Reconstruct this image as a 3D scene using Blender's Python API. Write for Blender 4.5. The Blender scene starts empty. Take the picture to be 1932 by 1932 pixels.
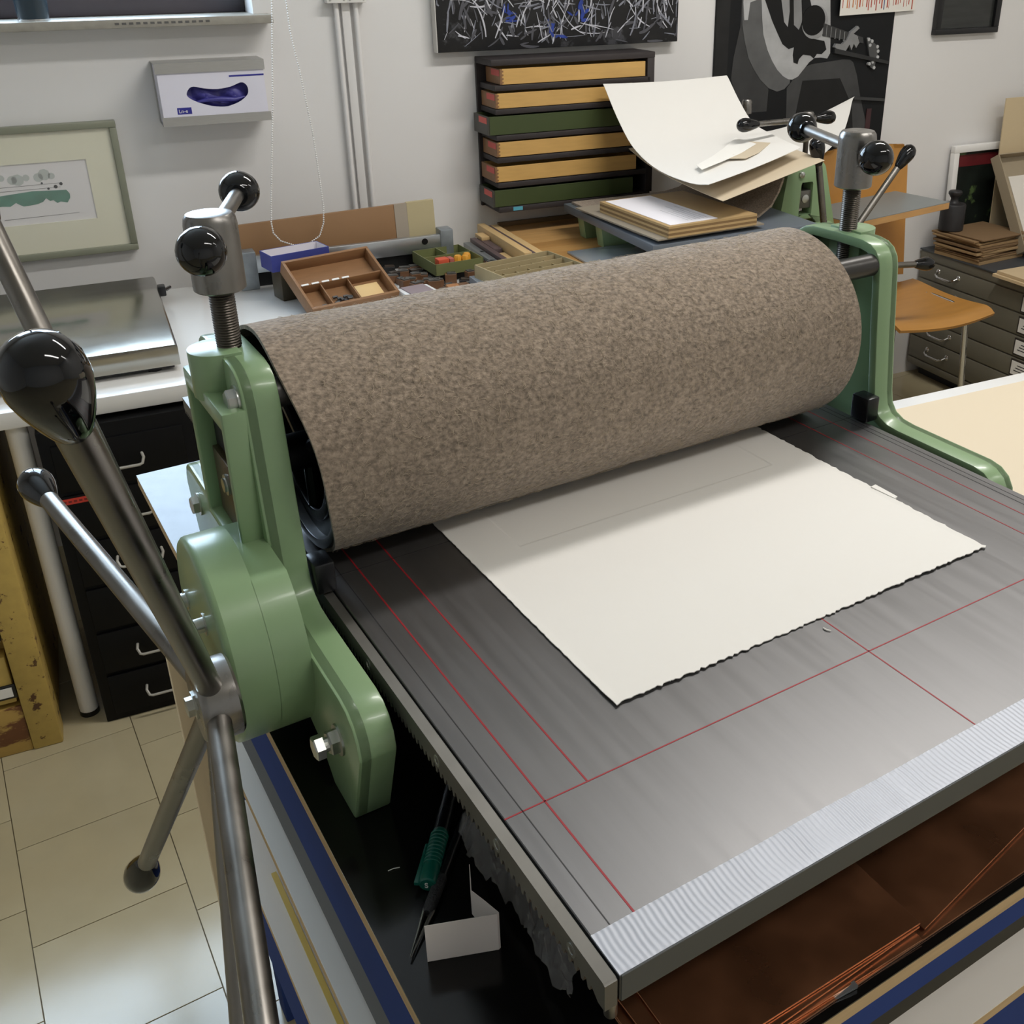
import bpy, bmesh, math, random
from mathutils import Vector, Matrix

SC = bpy.context.scene
COL = SC.collection
rnd = random.Random(7)
PI = math.pi

# ------------------------------------------------------------------ camera
cam = bpy.data.cameras.new('camera')
cam.sensor_fit = 'HORIZONTAL'; cam.sensor_width = 36.0
cam.lens = 36.0 * 1940.0 / 1932.0
cam.shift_x = -0.0556; cam.shift_y = -0.0759
cam.clip_start = 0.02; cam.clip_end = 60
camo = bpy.data.objects.new('camera', cam); COL.objects.link(camo)
cm = Matrix(((0.85061, 0.230519, -0.472572), (-0.525694, 0.354981, -0.773068), (-0.010453, 0.906008, 0.423132)))
camo.matrix_world = Matrix.Translation((0, 0, 1.5)) @ cm.to_4x4()
SC.camera = camo

# ------------------------------------------------------------------ colour management, world, lamps
vs = SC.view_settings
vs.view_transform = 'Standard'; vs.look = 'None'; vs.gamma = 1.0
vs.exposure = -0.12
vs.use_curve_mapping = False

w = bpy.data.worlds.new('sky'); SC.world = w; w.use_nodes = True
bg = w.node_tree.nodes['Background']
bg.inputs[0].default_value = (0.62, 0.80, 1.0, 1); bg.inputs[1].default_value = 15.0

WYAW = math.radians(-7.0)
WORG = Vector((0.3261, 2.6563, 0.0))           # wall frame: x along the wall, -y into the room


def lamp(name, frame_xy, z, sx, sy, power, col=(1.0, 0.975, 0.94), yaw=0.0):
    l = bpy.data.lights.new(name, 'AREA'); l.shape = 'RECTANGLE'; l.size = sx; l.size_y = sy
    l.energy = power; l.color = col
    o = bpy.data.objects.new(name, l); COL.objects.link(o)
    o.location = (frame_xy[0], frame_xy[1], z); o.rotation_euler = (0, 0, yaw)
    return o


lamp('ceiling_tube_light', (1.30, -0.75), 2.88, 1.5, 0.16, 22, yaw=WYAW)
lamp('ceiling_tube_light', (1.85, 1.15), 2.88, 1.5, 0.16, 40, yaw=WYAW)
lamp('ceiling_tube_light', (3.1, -0.5), 2.88, 1.5, 0.16, 11, yaw=WYAW)
# daylight portal in the window opening
lp = bpy.data.lights.new('window_portal', 'AREA'); lp.shape = 'RECTANGLE'; lp.size = 1.42; lp.size_y = 1.20
lp.cycles.is_portal = True
lpo = bpy.data.objects.new('window_portal', lp); COL.objects.link(lpo)
lpo.matrix_world = Matrix.Translation(WORG) @ Matrix.Rotation(WYAW, 4, 'Z') @ Matrix.Translation((-0.27, 0.46, 2.0)) @ Matrix.Rotation(-PI / 2, 4, 'X')


# ------------------------------------------------------------------ materials
def lin(c):
    return tuple(((v / 255.0) / 12.92 if v / 255.0 <= 0.04045 else ((v / 255.0 + 0.055) / 1.055) ** 2.4) for v in c) + (1.0,)


MATS = {}


def mat(name, col, rough=0.5, metal=0.0, var=0.0, scale=8.0, stretch=(1, 1, 1), bump=0.0, bscale=None, coat=0.0,
        detail=4.0, col2=None, thr=None, spec=0.5, rvar=0.0, emit=0.0, trans=0.0, alpha=1.0, sheen=0.0):
    """principled material; var = brightness mottling, col2+thr = worn patches of a second colour"""
    if name in MATS: return MATS[name]
    m = bpy.data.materials.new(name); m.use_nodes = True
    nt = m.node_tree; N = nt.nodes; L = nt.links
    p = N['Principled BSDF']
    base = lin(col)
    p.inputs['Base Color'].default_value = base
    p.inputs['Roughness'].default_value = rough
    p.inputs['Metallic'].default_value = metal
    p.inputs['Specular IOR Level'].default_value = spec
    p.inputs['Coat Weight'].default_value = coat
    p.inputs['Coat Roughness'].default_value = 0.08
    if sheen: p.inputs['Sheen Weight'].default_value = sheen
    if trans: p.inputs['Transmission Weight'].default_value = trans
    if alpha < 1: p.inputs['Alpha'].default_value = alpha
    if emit:
        p.inputs['Emission Color'].default_value = base; p.inputs['Emission Strength'].default_value = emit
    if var or bump or col2 or rvar:
        tc = N.new('ShaderNodeTexCoord'); mp = N.new('ShaderNodeMapping')
        mp.inputs['Scale'].default_value = stretch
        L.new(tc.outputs['Object'], mp.inputs['Vector'])
        nz = N.new('ShaderNodeTexNoise'); nz.inputs['Scale'].default_value = scale; nz.inputs['Detail'].default_value = detail
        L.new(mp.outputs['Vector'], nz.inputs['Vector'])
        src = None
        if var:
            mr = N.new('ShaderNodeMapRange')
            mr.inputs['From Min'].default_value = 0.25; mr.inputs['From Max'].default_value = 0.75
            mr.inputs['To Min'].default_value = 1.0 - var; mr.inputs['To Max'].default_value = 1.0 + var
            L.new(nz.outputs['Fac'], mr.inputs['Value'])
            mx = N.new('ShaderNodeMix'); mx.data_type = 'RGBA'; mx.blend_type = 'MULTIPLY'
            mx.inputs['Factor'].default_value = 1.0
            mx.inputs['A'].default_value = base
            L.new(mr.outputs['Result'], mx.inputs['B'])
            src = mx.outputs['Result']
        if col2:
            n2 = N.new('ShaderNodeTexNoise'); n2.inputs['Scale'].default_value = scale * 0.6; n2.inputs['Detail'].default_value = 8
            n2.inputs['Roughness'].default_value = 0.65
            L.new(mp.outputs['Vector'], n2.inputs['Vector'])
            rp = N.new('ShaderNodeValToRGB'); t = thr or 0.6
            rp.color_ramp.elements[0].position = t - 0.02; rp.color_ramp.elements[1].position = t + 0.02
            L.new(n2.outputs['Fac'], rp.inputs['Fac'])
            m2 = N.new('ShaderNodeMix'); m2.data_type = 'RGBA'
            L.new(rp.outputs['Color'], m2.inputs['Factor'])
            if src: L.new(src, m2.inputs['A'])
            else: m2.inputs['A'].default_value = base
            m2.inputs['B'].default_value = lin(col2)
            src = m2.outputs['Result']
        if src: L.new(src, p.inputs['Base Color'])
        if rvar:
            r2 = N.new('ShaderNodeMapRange')
            r2.inputs['From Min'].default_value = 0.3; r2.inputs['From Max'].default_value = 0.7
            r2.inputs['To Min'].default_value = max(0.02, rough - rvar); r2.inputs['To Max'].default_value = min(1, rough + rvar)
            L.new(nz.outputs['Fac'], r2.inputs['Value']); L.new(r2.outputs['Result'], p.inputs['Roughness'])
        if bump:
            nb = N.new('ShaderNodeTexNoise'); nb.inputs['Scale'].default_value = bscale or scale * 3; nb.inputs['Detail'].default_value = 5
            L.new(mp.outputs['Vector'], nb.inputs['Vector'])
            bp = N.new('ShaderNodeBump'); bp.inputs['Strength'].default_value = bump; bp.inputs['Distance'].default_value = 0.002
            L.new(nb.outputs['Fac'], bp.inputs['Height']); L.new(bp.outputs['Normal'], p.inputs['Normal'])
    MATS[name] = m
    return m


# ------------------------------------------------------------------ mesh builder
class MB:
    def __init__(s): s.v = []; s.f = []

    def add(s, vs_, fs):
        o = len(s.v); s.v += [tuple(v) for v in vs_]; s.f += [tuple(i + o for i in f) for f in fs]; return s

    def box(s, x0, x1, y0, y1, z0, z1):
        return s.add([(x0, y0, z0), (x1, y0, z0), (x1, y1, z0), (x0, y1, z0), (x0, y0, z1), (x1, y0, z1), (x1, y1, z1), (x0, y1, z1)],
                     [(0, 3, 2, 1), (4, 5, 6, 7), (0, 1, 5, 4), (1, 2, 6, 5), (2, 3, 7, 6), (3, 0, 4, 7)])

    def hexa(s, p):
        """eight corners: bottom ring then top ring"""
        return s.add(p, [(0, 3, 2, 1), (4, 5, 6, 7), (0, 1, 5, 4), (1, 2, 6, 5), (2, 3, 7, 6), (3, 0, 4, 7)])

    def lathe(s, p0, d, prof, n=24, phase=0.0, caps=True):
        """prof: (distance along d, radius)"""
        p0 = Vector(p0); d = Vector(d).normalized()
        a = d.orthogonal().normalized(); b = d.cross(a)
        vs_ = []; fs = []
        for (t, r) in prof:
            for k in range(n):
                th = phase + 2 * PI * k / n
                vs_.append(p0 + d * t + (a * math.cos(th) + b * math.sin(th)) * max(r, 1e-5))
        for i in range(len(prof) - 1):
            for k in range(n):
                k2 = (k + 1) % n
                fs.append((i * n + k, i * n + k2, (i + 1) * n + k2, (i + 1) * n + k))
        if caps:
            fs.append(tuple(range(n - 1, -1, -1))); m = (len(prof) - 1) * n; fs.append(tuple(range(m, m + n)))
        return s.add(vs_, fs)

    def cyl(s, p0, p1, r, r1=None, n=20):
        p0 = Vector(p0); p1 = Vector(p1); L = (p1 - p0).length
        return s.lathe(p0, p1 - p0, [(0, r), (L, r if r1 is None else r1)], n)

    def tube(s, path, r, n=8, closed=False):
        P = [Vector(p) for p in path]; m = len(P); vs_ = []; fs = []
        prev = None
        for i in range(m):
            t = (P[(i + 1) % m] - P[i - 1]) if closed else (P[min(i + 1, m - 1)] - P[max(i - 1, 0)])
            t.normalize()
            a = t.orthogonal().normalized() if prev is None else (prev - t * prev.dot(t)).normalized()
            prev = a; b = t.cross(a)
            rr = r[i] if isinstance(r, (list, tuple)) else r
            for k in range(n):
                th = 2 * PI * k / n; vs_.append(P[i] + (a * math.cos(th) + b * math.sin(th)) * rr)
        for i in range(m if closed else m - 1):
            j = (i + 1) % m
            for k in range(n):
                k2 = (k + 1) % n; fs.append((i * n + k, i * n + k2, j * n + k2, j * n + k))
        if not closed:
            fs.append(tuple(range(n - 1, -1, -1))); fs.append(tuple(range((m - 1) * n, m * n)))
        return s.add(vs_, fs)

    def prism(s, poly, w0, w1, fn):
        n = len(poly)
        vs_ = [fn(u, v, w0) for u, v in poly] + [fn(u, v, w1) for u, v in poly]
        fs = [tuple(range(n - 1, -1, -1)), tuple(range(n, 2 * n))] + [(i, (i + 1) % n, n + (i + 1) % n, n + i) for i in range(n)]
        return s.add(vs_, fs)

    def ringprism(s, outer, inner, w0, w1, fn):
        n = len(outer)
        vs_ = [fn(u, v, w0) for u, v in outer] + [fn(u, v, w0) for u, v in inner] + [fn(u, v, w1) for u, v in outer] + [fn(u, v, w1) for u, v in inner]
        fs = []
        for i in range(n):
            j = (i + 1) % n
            fs += [(i, j, n + j, n + i), (2 * n + i, 3 * n + i, 3 * n + j, 2 * n + j), (i, 2 * n + i, 2 * n + j, j), (n + i, n + j, 3 * n + j, 3 * n + i)]
        return s.add(vs_, fs)

    def sheet(s, rows, th):
        """a grid of points given thickness th along its normals (downwards)"""
        nr, nc = len(rows), len(rows[0])
        G = [[Vector(p) for p in r] for r in rows]; top = []; bot = []
        for i in range(nr):
            for j in range(nc):
                du = G[min(i + 1, nr - 1)][j] - G[max(i - 1, 0)][j]
                dv = G[i][min(j + 1, nc - 1)] - G[i][max(j - 1, 0)]
                nn = du.cross(dv)
                nn = nn.normalized() if nn.length > 1e-12 else Vector((0, 0, 1))
                if nn.z < 0: nn = -nn
                top.append(G[i][j]); bot.append(G[i][j] - nn * th)
        o = nr * nc; fs = []
        for i in range(nr - 1):
            for j in range(nc - 1):
                a, b, c, d = i * nc + j, i * nc + j + 1, (i + 1) * nc + j + 1, (i + 1) * nc + j
                fs += [(a, b, c, d), (o + a, o + d, o + c, o + b)]
        for j in range(nc - 1):
            fs += [(j, o + j, o + j + 1, j + 1), ((nr - 1) * nc + j, (nr - 1) * nc + j + 1, o + (nr - 1) * nc + j + 1, o + (nr - 1) * nc + j)]
        for i in range(nr - 1):
            fs += [(i * nc, (i + 1) * nc, o + (i + 1) * nc, o + i * nc), (i * nc + nc - 1, o + i * nc + nc - 1, o + (i + 1) * nc + nc - 1, (i + 1) * nc + nc - 1)]
        return s.add(top + bot, fs)


FX = lambda u, v, wv: (wv, u, v)        # polygon in (y, z), extruded along x
FY = lambda u, v, wv: (u, wv, v)        # polygon in (x, z), extruded along y
FZ = lambda u, v, wv: (u, v, wv)        # polygon in (x, y), extruded along z


class Frame:
    def __init__(s, org=(0, 0, 0), yaw=0.0):
        s.org = Vector(org); s.yaw = yaw; s.m = Matrix.Translation(s.org) @ Matrix.Rotation(yaw, 4, 'Z')

    def sub(s, x, y, z, yaw):           # a frame inside this one
        return Frame(s.m @ Vector((x, y, z)), s.yaw + yaw)


PF = Frame()                            # the press frame = world
WF = Frame(WORG, WYAW)                  # the wall frame: x = along the wall, y = -distance from the reference line, z up


def meshdata(mb, name, off=(0, 0, 0), bev=0.0, seg=2, ang=35):
    o = Vector(off)
    me = bpy.data.meshes.new(name)
    me.from_pydata([tuple(Vector(v) - o) for v in mb.v], [], mb.f)
    bm = bmesh.new(); bm.from_mesh(me)
    bmesh.ops.recalc_face_normals(bm, faces=bm.faces)
    if bev:
        es = [e for e in bm.edges if len(e.link_faces) == 2 and e.calc_face_angle(0) > 0.5]
        bmesh.ops.bevel(bm, geom=es, offset=bev, segments=seg, profile=0.5, affect='EDGES', clamp_overlap=True)
    for f in bm.faces: f.smooth = True
    bm.to_mesh(me); bm.free()
    me.set_sharp_from_angle(angle=math.radians(ang))
    return me


def tag(o, label=None, cat=None, group=None, kind=None):
    if label: o['label'] = label
    if cat: o['category'] = cat
    if group: o['group'] = group
    if kind: o['kind'] = kind
    return o


def thing(name, label, cat, frame=PF, base=(0, 0, 0), group=None):
    o = bpy.data.objects.new(name, None); o.empty_display_size = 0.02
    COL.objects.link(o)
    o.location = frame.m @ Vector(base); o.rotation_euler = (0, 0, frame.yaw)
    BASE[o.name] = Vector(base)
    return tag(o, label, cat, group)


BASE = {}


def part(name, mb, m, parent, bev=0.0, seg=2, ang=35, label=None, kind=None):
    b = BASE[parent.name]
    me = meshdata(mb, name, b, bev, seg, ang); me.materials.append(m)
    o = bpy.data.objects.new(name, me); COL.objects.link(o); o.parent = parent
    BASE[o.name] = b
    if label: o['label'] = label
    if kind: o['kind'] = kind
    return o


def solo(name, mb, m, label=None, cat=None, frame=PF, base=None, bev=0.0, seg=2, ang=35, group=None, kind=None):
    """a thing that is one mesh"""
    if base is None:
        xs = [v[0] for v in mb.v]; ys = [v[1] for v in mb.v]; zs = [v[2] for v in mb.v]
        base = ((min(xs) + max(xs)) / 2, (min(ys) + max(ys)) / 2, min(zs))
    me = meshdata(mb, name, base, bev, seg, ang); me.materials.append(m)
    o = bpy.data.objects.new(name, me); COL.objects.link(o)
    o.location = frame.m @ Vector(base); o.rotation_euler = (0, 0, frame.yaw)
    BASE[o.name] = Vector(base)
    return tag(o, label, cat, group, kind)


def offset_poly(poly, d):
    n = len(poly); A = sum(poly[i][0] * poly[(i + 1) % n][1] - poly[(i + 1) % n][0] * poly[i][1] for i in range(n))
    sgn = 1 if A > 0 else -1; out = []
    for i in range(n):
        p0 = Vector(poly[i - 1]); p1 = Vector(poly[i]); p2 = Vector(poly[(i + 1) % n])
        e1 = (p1 - p0).normalized(); e2 = (p2 - p1).normalized()
        n1 = Vector((-e1.y, e1.x)) * sgn; n2 = Vector((-e2.y, e2.x)) * sgn
        b = n1 + n2
        b = b / max(0.35, (b.length ** 2) / 2) if b.length > 1e-6 else n1
        out.append(tuple(p1 + b * d))
    return out


def circle(cx, cy, r, n=24, a0=0.0, a1=2 * PI, endp=False):
    m = n - 1 if endp else n
    return [(cx + r * math.cos(a0 + (a1 - a0) * k / m), cy + r * math.sin(a0 + (a1 - a0) * k / m)) for k in range(n)]


def text_mb(txt, size, fn):
    """letters as thin solid shapes; fn maps (u, v, w) to the place"""
    cu = bpy.data.curves.new('t', 'FONT'); cu.body = txt; cu.size = size; cu.extrude = 0.0003
    ob = bpy.data.objects.new('t', cu); COL.objects.link(ob)
    dg = bpy.context.evaluated_depsgraph_get(); me = bpy.data.meshes.new_from_object(ob.evaluated_get(dg))
    mb = MB(); mb.add([fn(*v.co) for v in me.vertices], [tuple(p.vertices) for p in me.polygons])
    bpy.data.objects.remove(ob); bpy.data.curves.remove(cu); bpy.data.meshes.remove(me)
    return mb


EGG = [(0.0, .30), (.02, .42), (.10, .55), (.25, .72), (.45, .90), (.62, 1.0), (.76, .97), (.88, .80), (.96, .48), (1.0, .05)]
BALL = [(-math.cos(PI * k / 14), math.sin(PI * k / 14)) for k in range(15)]

# ================================================================== materials used
m_wall = mat('wall_paint', (226, 224, 222), 0.75, var=0.02, scale=2.5, bump=0.05, bscale=60)
m_ceil = mat('ceiling_paint', (232, 229, 222), 0.85)
m_floor = mat('vinyl_seam', (120, 108, 82), 0.6)
m_tile = mat('vinyl_tile', (184, 172, 140), 0.17, var=0.07, scale=6, detail=8, rvar=0.05, col2=(170, 152, 112), thr=0.70)
m_green = mat('green_enamel', (134, 161, 120), 0.30, var=0.03, scale=12, coat=0.15, bump=0.06, bscale=35)
m_steel = mat('brushed_steel', (138, 135, 131), 0.32, 1.0, var=0.12, scale=30, stretch=(1, 1, 1), rvar=0.1)
m_rod = mat('spoke_steel', (128, 124, 118), 0.34, 1.0, var=0.18, scale=18, rvar=0.12)
m_thread = mat('oiled_thread', (92, 86, 80), 0.36, 1.0)
m_bolt = mat('zinc_bolt', (196, 198, 194), 0.28, 1.0)
m_blackgloss = mat('black_bakelite', (8, 9, 12), 0.06)
m_blackplastic = mat('black_plastic', (16, 17, 20), 0.3)
m_drum = mat('black_drum', (17, 17, 18), 0.32, var=0.1, scale=20)
m_bed = mat('bed_steel', (116, 115, 115), 0.40, 0.85, var=0.07, scale=14, stretch=(9, .5, 1), rvar=0.035, detail=8, bump=0.02, bscale=300)
m_bedside = mat('bed_edge', (86, 88, 86), 0.45, 0.6)
m_rack = mat('rack_steel', (112, 110, 105), 0.45, 0.75, var=0.08, scale=40)
m_red = mat('red_scribe', (150, 26, 36), 0.5)
m_dkline = mat('dark_scribe', (40, 38, 38), 0.5)
m_tape = mat('silver_duct_tape', (176, 179, 187), 0.46, 0.2, var=0.03, scale=30)
m_paper = mat('cotton_paper', (236, 233, 227), 0.85, bump=0.05, bscale=120, spec=0.2)
m_felt = mat('brown_felt', (146, 131, 115), 0.95, var=0.5, scale=230, detail=3, bump=0.6, bscale=260, spec=0.1, sheen=0.25, stretch=(1, 1.3, 1.3))
m_fibre = mat('felt_fibre', (188, 172, 150), 0.8, spec=0.2)
m_feltedge = mat('felt_edge', (120, 104, 86), 0.95)
m_blacktop = mat('black_lino', (16, 15, 14), 0.17, var=0.1, scale=60, rvar=0.04, spec=0.35)
m_ply = mat('plywood_edge', (196, 168, 128), 0.8, spec=0.1, var=0.12, scale=12, stretch=(1, 1, 14))
m_navy = mat('navy_paint', (46, 66, 124), 0.75, var=0.06, scale=10, spec=0.1)
m_greyrail = mat('grey_rail', (112, 114, 116), 0.8, spec=0.1)
m_whitelam = mat('white_laminate', (236, 231, 222), 0.18, var=0.01, scale=4)
m_copper = mat('copper_sheet', (174, 120, 86), 0.34, 0.9, var=0.18, scale=14, rvar=0.10, detail=8)
m_black = mat('matt_black', (12, 12, 12), 0.6)
m_white = mat('white_paint', (232, 230, 226), 0.45)
m_wtop = mat('white_gloss_top', (226, 224, 220), 0.14)
m_wood = mat('beech_wood', (198, 152, 96), 0.45, var=0.1, scale=5, stretch=(2, 14, 14))
m_darkwood = mat('dark_stained_wood', (48, 42, 42), 0.6, var=0.1, scale=10, stretch=(2, 14, 14))
m_boxwood = mat('cigar_box_wood', (142, 104, 70), 0.45, var=0.12, scale=7, stretch=(2, 14, 14))
m_card = mat('grey_board', (168, 144, 108), 0.85, var=0.04, scale=15)
m_cardedge = mat('brown_cardboard', (138, 108, 76), 0.85, var=0.06, scale=15)
m_cream = mat('cream_paper', (210, 195, 170), 0.8, spec=0.2)
m_orange = mat('orange_beech_ply', (182, 130, 62), 0.36, var=0.07, scale=5, stretch=(2, 12, 2))
m_chrome = mat('chrome', (205, 205, 205), 0.14, 1.0)
m_alu = mat('aluminium', (192, 196, 200), 0.3, 0.9)

# ================================================================== the room
Y = 0.2          # wall face in the wall frame
mb = MB()
mb.box(-2.6, -0.98, Y, Y + .25, 0, 3.0).box(0.446, 3.75, Y, Y + .25, 0, 3.0)
mb.box(-0.98, 0.446, Y, Y + .25, 0, 1.352).box(-0.98, 0.446, Y, Y + .25, 2.64, 3.0)
solo('wall_back', mb, m_wall, frame=WF, base=(0, Y, 0), kind='structure')
solo('wall_right', MB().box(3.75, 3.95, -5.2, Y + .25, 0, 3.0), m_wall, frame=WF, kind='structure')
solo('wall_left', MB().box(-2.8, -2.6, -5.2, Y + .25, 0, 3.0), m_wall, frame=WF, kind='structure')
solo('wall_front', MB().box(-2.8, 3.95, -5.4, -5.2, 0, 3.0), m_wall, frame=WF, kind='structure')
solo('ceiling', MB().box(-2.8, 3.95, -5.4, Y + .25, 3.0, 3.1), m_ceil, frame=WF, kind='structure')
flo = solo('floor', MB().box(-3.2, 4.8, -3.4, 3.6, -0.1, -0.0025), m_floor, base=(0, 0, -0.1), kind='structure')
dx, dy = 0.2525, 0.243
tme = meshdata(MB().box(0.0008, dx - .0008, 0.0008, dy - .0008, -0.0025, 0.0), 'tile', (0, 0, 0), 0.0004, 1); tme.materials.append(m_tile)
cols = {}
for i in range(-11, 19):
    x0 = 0.1035 + i * dx
    o0 = {0: -0.07, -1: 0.0, -2: 0.09}.get(i, ((i * 0.37) % 1) * dy)
    for j in range(-20, 8):
        y0 = 1.742 + o0 + j * dy
        vis = (-0.7 < x0 < 0.62 and 0.75 < y0 < 2.75) or (1.7 < x0 < 3.2 and 1.2 < y0 < 2.8)
        if vis:
            t = bpy.data.objects.new('tile', tme); COL.objects.link(t); t.parent = flo
            t.location = (x0, y0, 0.1)
        else: cols.setdefault(i, []).append((x0, y0))
mb = MB()
for v in cols.values():
    for (x0, y0) in v: mb.box(x0 + .0008, x0 + dx - .0008, y0 + .0008, y0 + dy - .0008, -0.0025, 0.0)
part('vinyl_tiles', mb, m_tile, flo, kind='stuff')

# window over the sill
m_winframe = mat('dark_window_frame', (74, 68, 74), 0.35, var=0.1, scale=9)
win = thing('window_1', None, None, WF, (-0.27, Y + .1, 1.37)); win['kind'] = 'structure'
m_stone = mat('stone_sill', (150, 146, 136), 0.4, var=0.14, scale=40, detail=8)
part('sill', MB().box(-1.05, 0.482, Y - .07, Y + .21, 1.352, 1.372), m_stone, win, 0.002)
smk = MB()
for k in range(14): smk.box(.115 + k * .0158, .115 + k * .0158 + .0095, Y - .0705, Y - .0699, 1.3595, 1.3645)
part('sill_lettering', smk, mat('faded_black_letter', (96, 94, 92), .7), win, kind='stuff')
part('bottom_rail', MB().box(-0.98, 0.446, Y + .12, Y + .19, 1.372, 1.44), m_winframe, win, 0.004)
part('top_rail', MB().box(-0.98, 0.446, Y + .12, Y + .19, 2.57, 2.64), m_winframe, win, 0.004)
for xs in (-0.98, -0.305, 0.376): part('stile', MB().box(xs, xs + .07, Y + .12, Y + .19, 1.44, 2.57), m_winframe, win, 0.004)
m_glass = mat('window_glass', (250, 252, 255), 0.02, alpha=0.08)
for xs in (-0.91, -0.235): part('pane', MB().box(xs, xs + .61, Y + .152, Y + .158, 1.44, 2.57), m_glass, win)

# ================================================================== the big press
BZ = 1.0385                                  # bed surface
RY, RZ, RR = 0.778, 1.1385, 0.0990           # roller axis and felt radius
press = thing('etching_press', 'large pale green etching press with a felt-wrapped roller and steel bed', 'printing press', PF, (0.5, 0.70, 0.93))
half = [(.778, 1.2275), (.742, 1.2268), (.730, 1.2245), (.7215, 1.2195), (.7155, 1.211), (.713, 1.200), (.7065, 1.130), (.6995, 1.066), (.6965, 1.052), (.690, 1.0435),
        (.679, 1.0385), (.664, 1.037), (.566, 1.0365), (.553, 1.034), (.543, 1.0275), (.5365, 1.017), (.5345, 1.004), (.562, .930), (.604, .930), (.628, .953), (.668, .966), (.778, .968)]
prof = half + [(2 * RY - y, z) for y, z in half[-2:0:-1]]
inner = offset_poly(prof, .0105)


def side_frame(mir):
    X = (lambda x: x) if not mir else (lambda x: 1.0 - x)
    mb = MB()
    mb.prism(prof, X(.157), X(.168), FX)
    mb.ringprism(prof, inner, X(.1575), X(.185), FX)
    fr = part('side_frame', mb, m_green, press, 0.0018, 2)
    # screw boss and guide box
    mb = MB()
    mb.prism([(X(.172), .756), (X(.158), .756)] + [(X(.158 - .0215 * math.sin(a)), .778 - .0215 * math.cos(a)) for a in [PI * k / 12 for k in range(13)]] + [(X(.158), .800), (X(.172), .800)], 1.192, 1.2292, FZ)
    part('screw_boss', mb, m_green, fr, 0.0015)
    mb = MB()
    g0, g1 = (.712, .832) if not mir else (.736, .820)
    mb.ringprism([(g0, 1.066), (g1, 1.066), (g1, 1.200), (g0, 1.200)], [(g0 + .0085, 1.071), (g1 - .0085, 1.071), (g1 - .0085, 1.184), (g0 + .0085, 1.184)], X(.1405), X(.159), FX)
    part('guide_box', mb, m_green, fr, 0.0018)
    part('slot_shade_sheet', MB().box(min(X(.1555), X(.158)), max(X(.1555), X(.158)), g0 + .0085, g1 - .0085, 1.071, 1.184), m_black, fr)  # black sheet over the green web, painting in the slot's deep shade
    bb = MB().box(min(X(.150), X(.160)), max(X(.150), X(.160)), g0 + .02, g1 - .015, 1.072, 1.132)
    part('bearing_block', bb, mat('bronze_block', (96, 80, 62), .4, .8, var=.1, scale=30), fr, .001)
    part('bearing_bolt', MB().lathe((X(.151), .778, 1.112), (X(1) - X(0) and (-1 if not mir else 1), 0, 0), [(0, .009), (.003, .009), (.0035, .006), (.005, .006)], 16), m_bolt, fr)
    return fr


fl = side_frame(False); fr2 = side_frame(True)


def hexbolt(parent, p, d, r=.009, h=.007, shank=0.0, washer=True, name='hex_bolt', mt=None):
    mb = MB(); t = 0.0
    if washer: mb.lathe(p, d, [(0, r * 1.25), (.0016, r * 1.25)], 20); t = .0016
    p2 = Vector(p) + Vector(d).normalized() * (t - .0002)
    mb.lathe(p2, d, [(0, r), (h - .001, r), (h, r * .88)], 6, phase=.3)
    if shank:
        p3 = Vector(p2) + Vector(d).normalized() * (h - .0002)
        mb.lathe(p3, d, [(0, r * .55), (shank, r * .55)], 14)
        p4 = Vector(p3) + Vector(d).normalized() * (shank - .0002)
        mb.lathe(p4, d, [(0, r * .95), (h - .001, r * .95), (h, r * .8)], 6, phase=.1)
    return part(name, mb, mt or m_bolt, parent, 0, ang=25)


def capscrew(parent, p, d, r=.006, h=.008):
    mb = MB().lathe(p, d, [(0, r * 1.5), (.0012, r * 1.5), (.0013, r), (h, r), (h, r * .6), (h - .003, r * .55), (h - .003, .0005)], 18)
    return part('cap_screw', mb, m_bolt, parent, 0, ang=30)


hexbolt(fl, (.157, .7285, 1.203), (-1, 0, 0))
hexbolt(fl, (.157, .8275, 1.203), (-1, 0, 0))
hexbolt(fl, (.157, .576, .994), (-1, 0, 0), r=.0095, shank=.004)
hexbolt(fl, (.157, .972, 1.002), (-1, 0, 0), r=.0095)
capscrew(fl, (.157, .713, 1.060), (-1, 0, 0), r=.0055, h=.009)

# gear case on the crank side
GY, GZ, GR = .703, 1.0240, .0823
mb = MB()
mb.prism(circle(GY, GZ, GR, 96), .1045, .1315, FX)
clip = [q for q in circle(GY, GZ, GR, 96) if q[1] < 1.093]
k0 = max(range(len(clip)), key=lambda i: (Vector(clip[i]) - Vector(clip[i - 1])).length)
clip = clip[k0:] + clip[:k0]
mb.prism(clip, .1310, .1575, FX)
mb.lathe((.1047, GY, GZ), (-1, 0, 0), [(0, GR), (.0025, GR - .0006), (.0045, GR - .0026), (.0052, GR - .0060), (.0053, .001)], 96)
gc = part('gear_case', mb, m_green, press, 0, ang=40)
capscrew(gc, (.0996, .690, 1.047), (-1, 0, 0), r=.006, h=.011)
capscrew(gc, (.0996, .758, 1.03), (-1, 0, 0), r=.006, h=.011)

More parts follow.
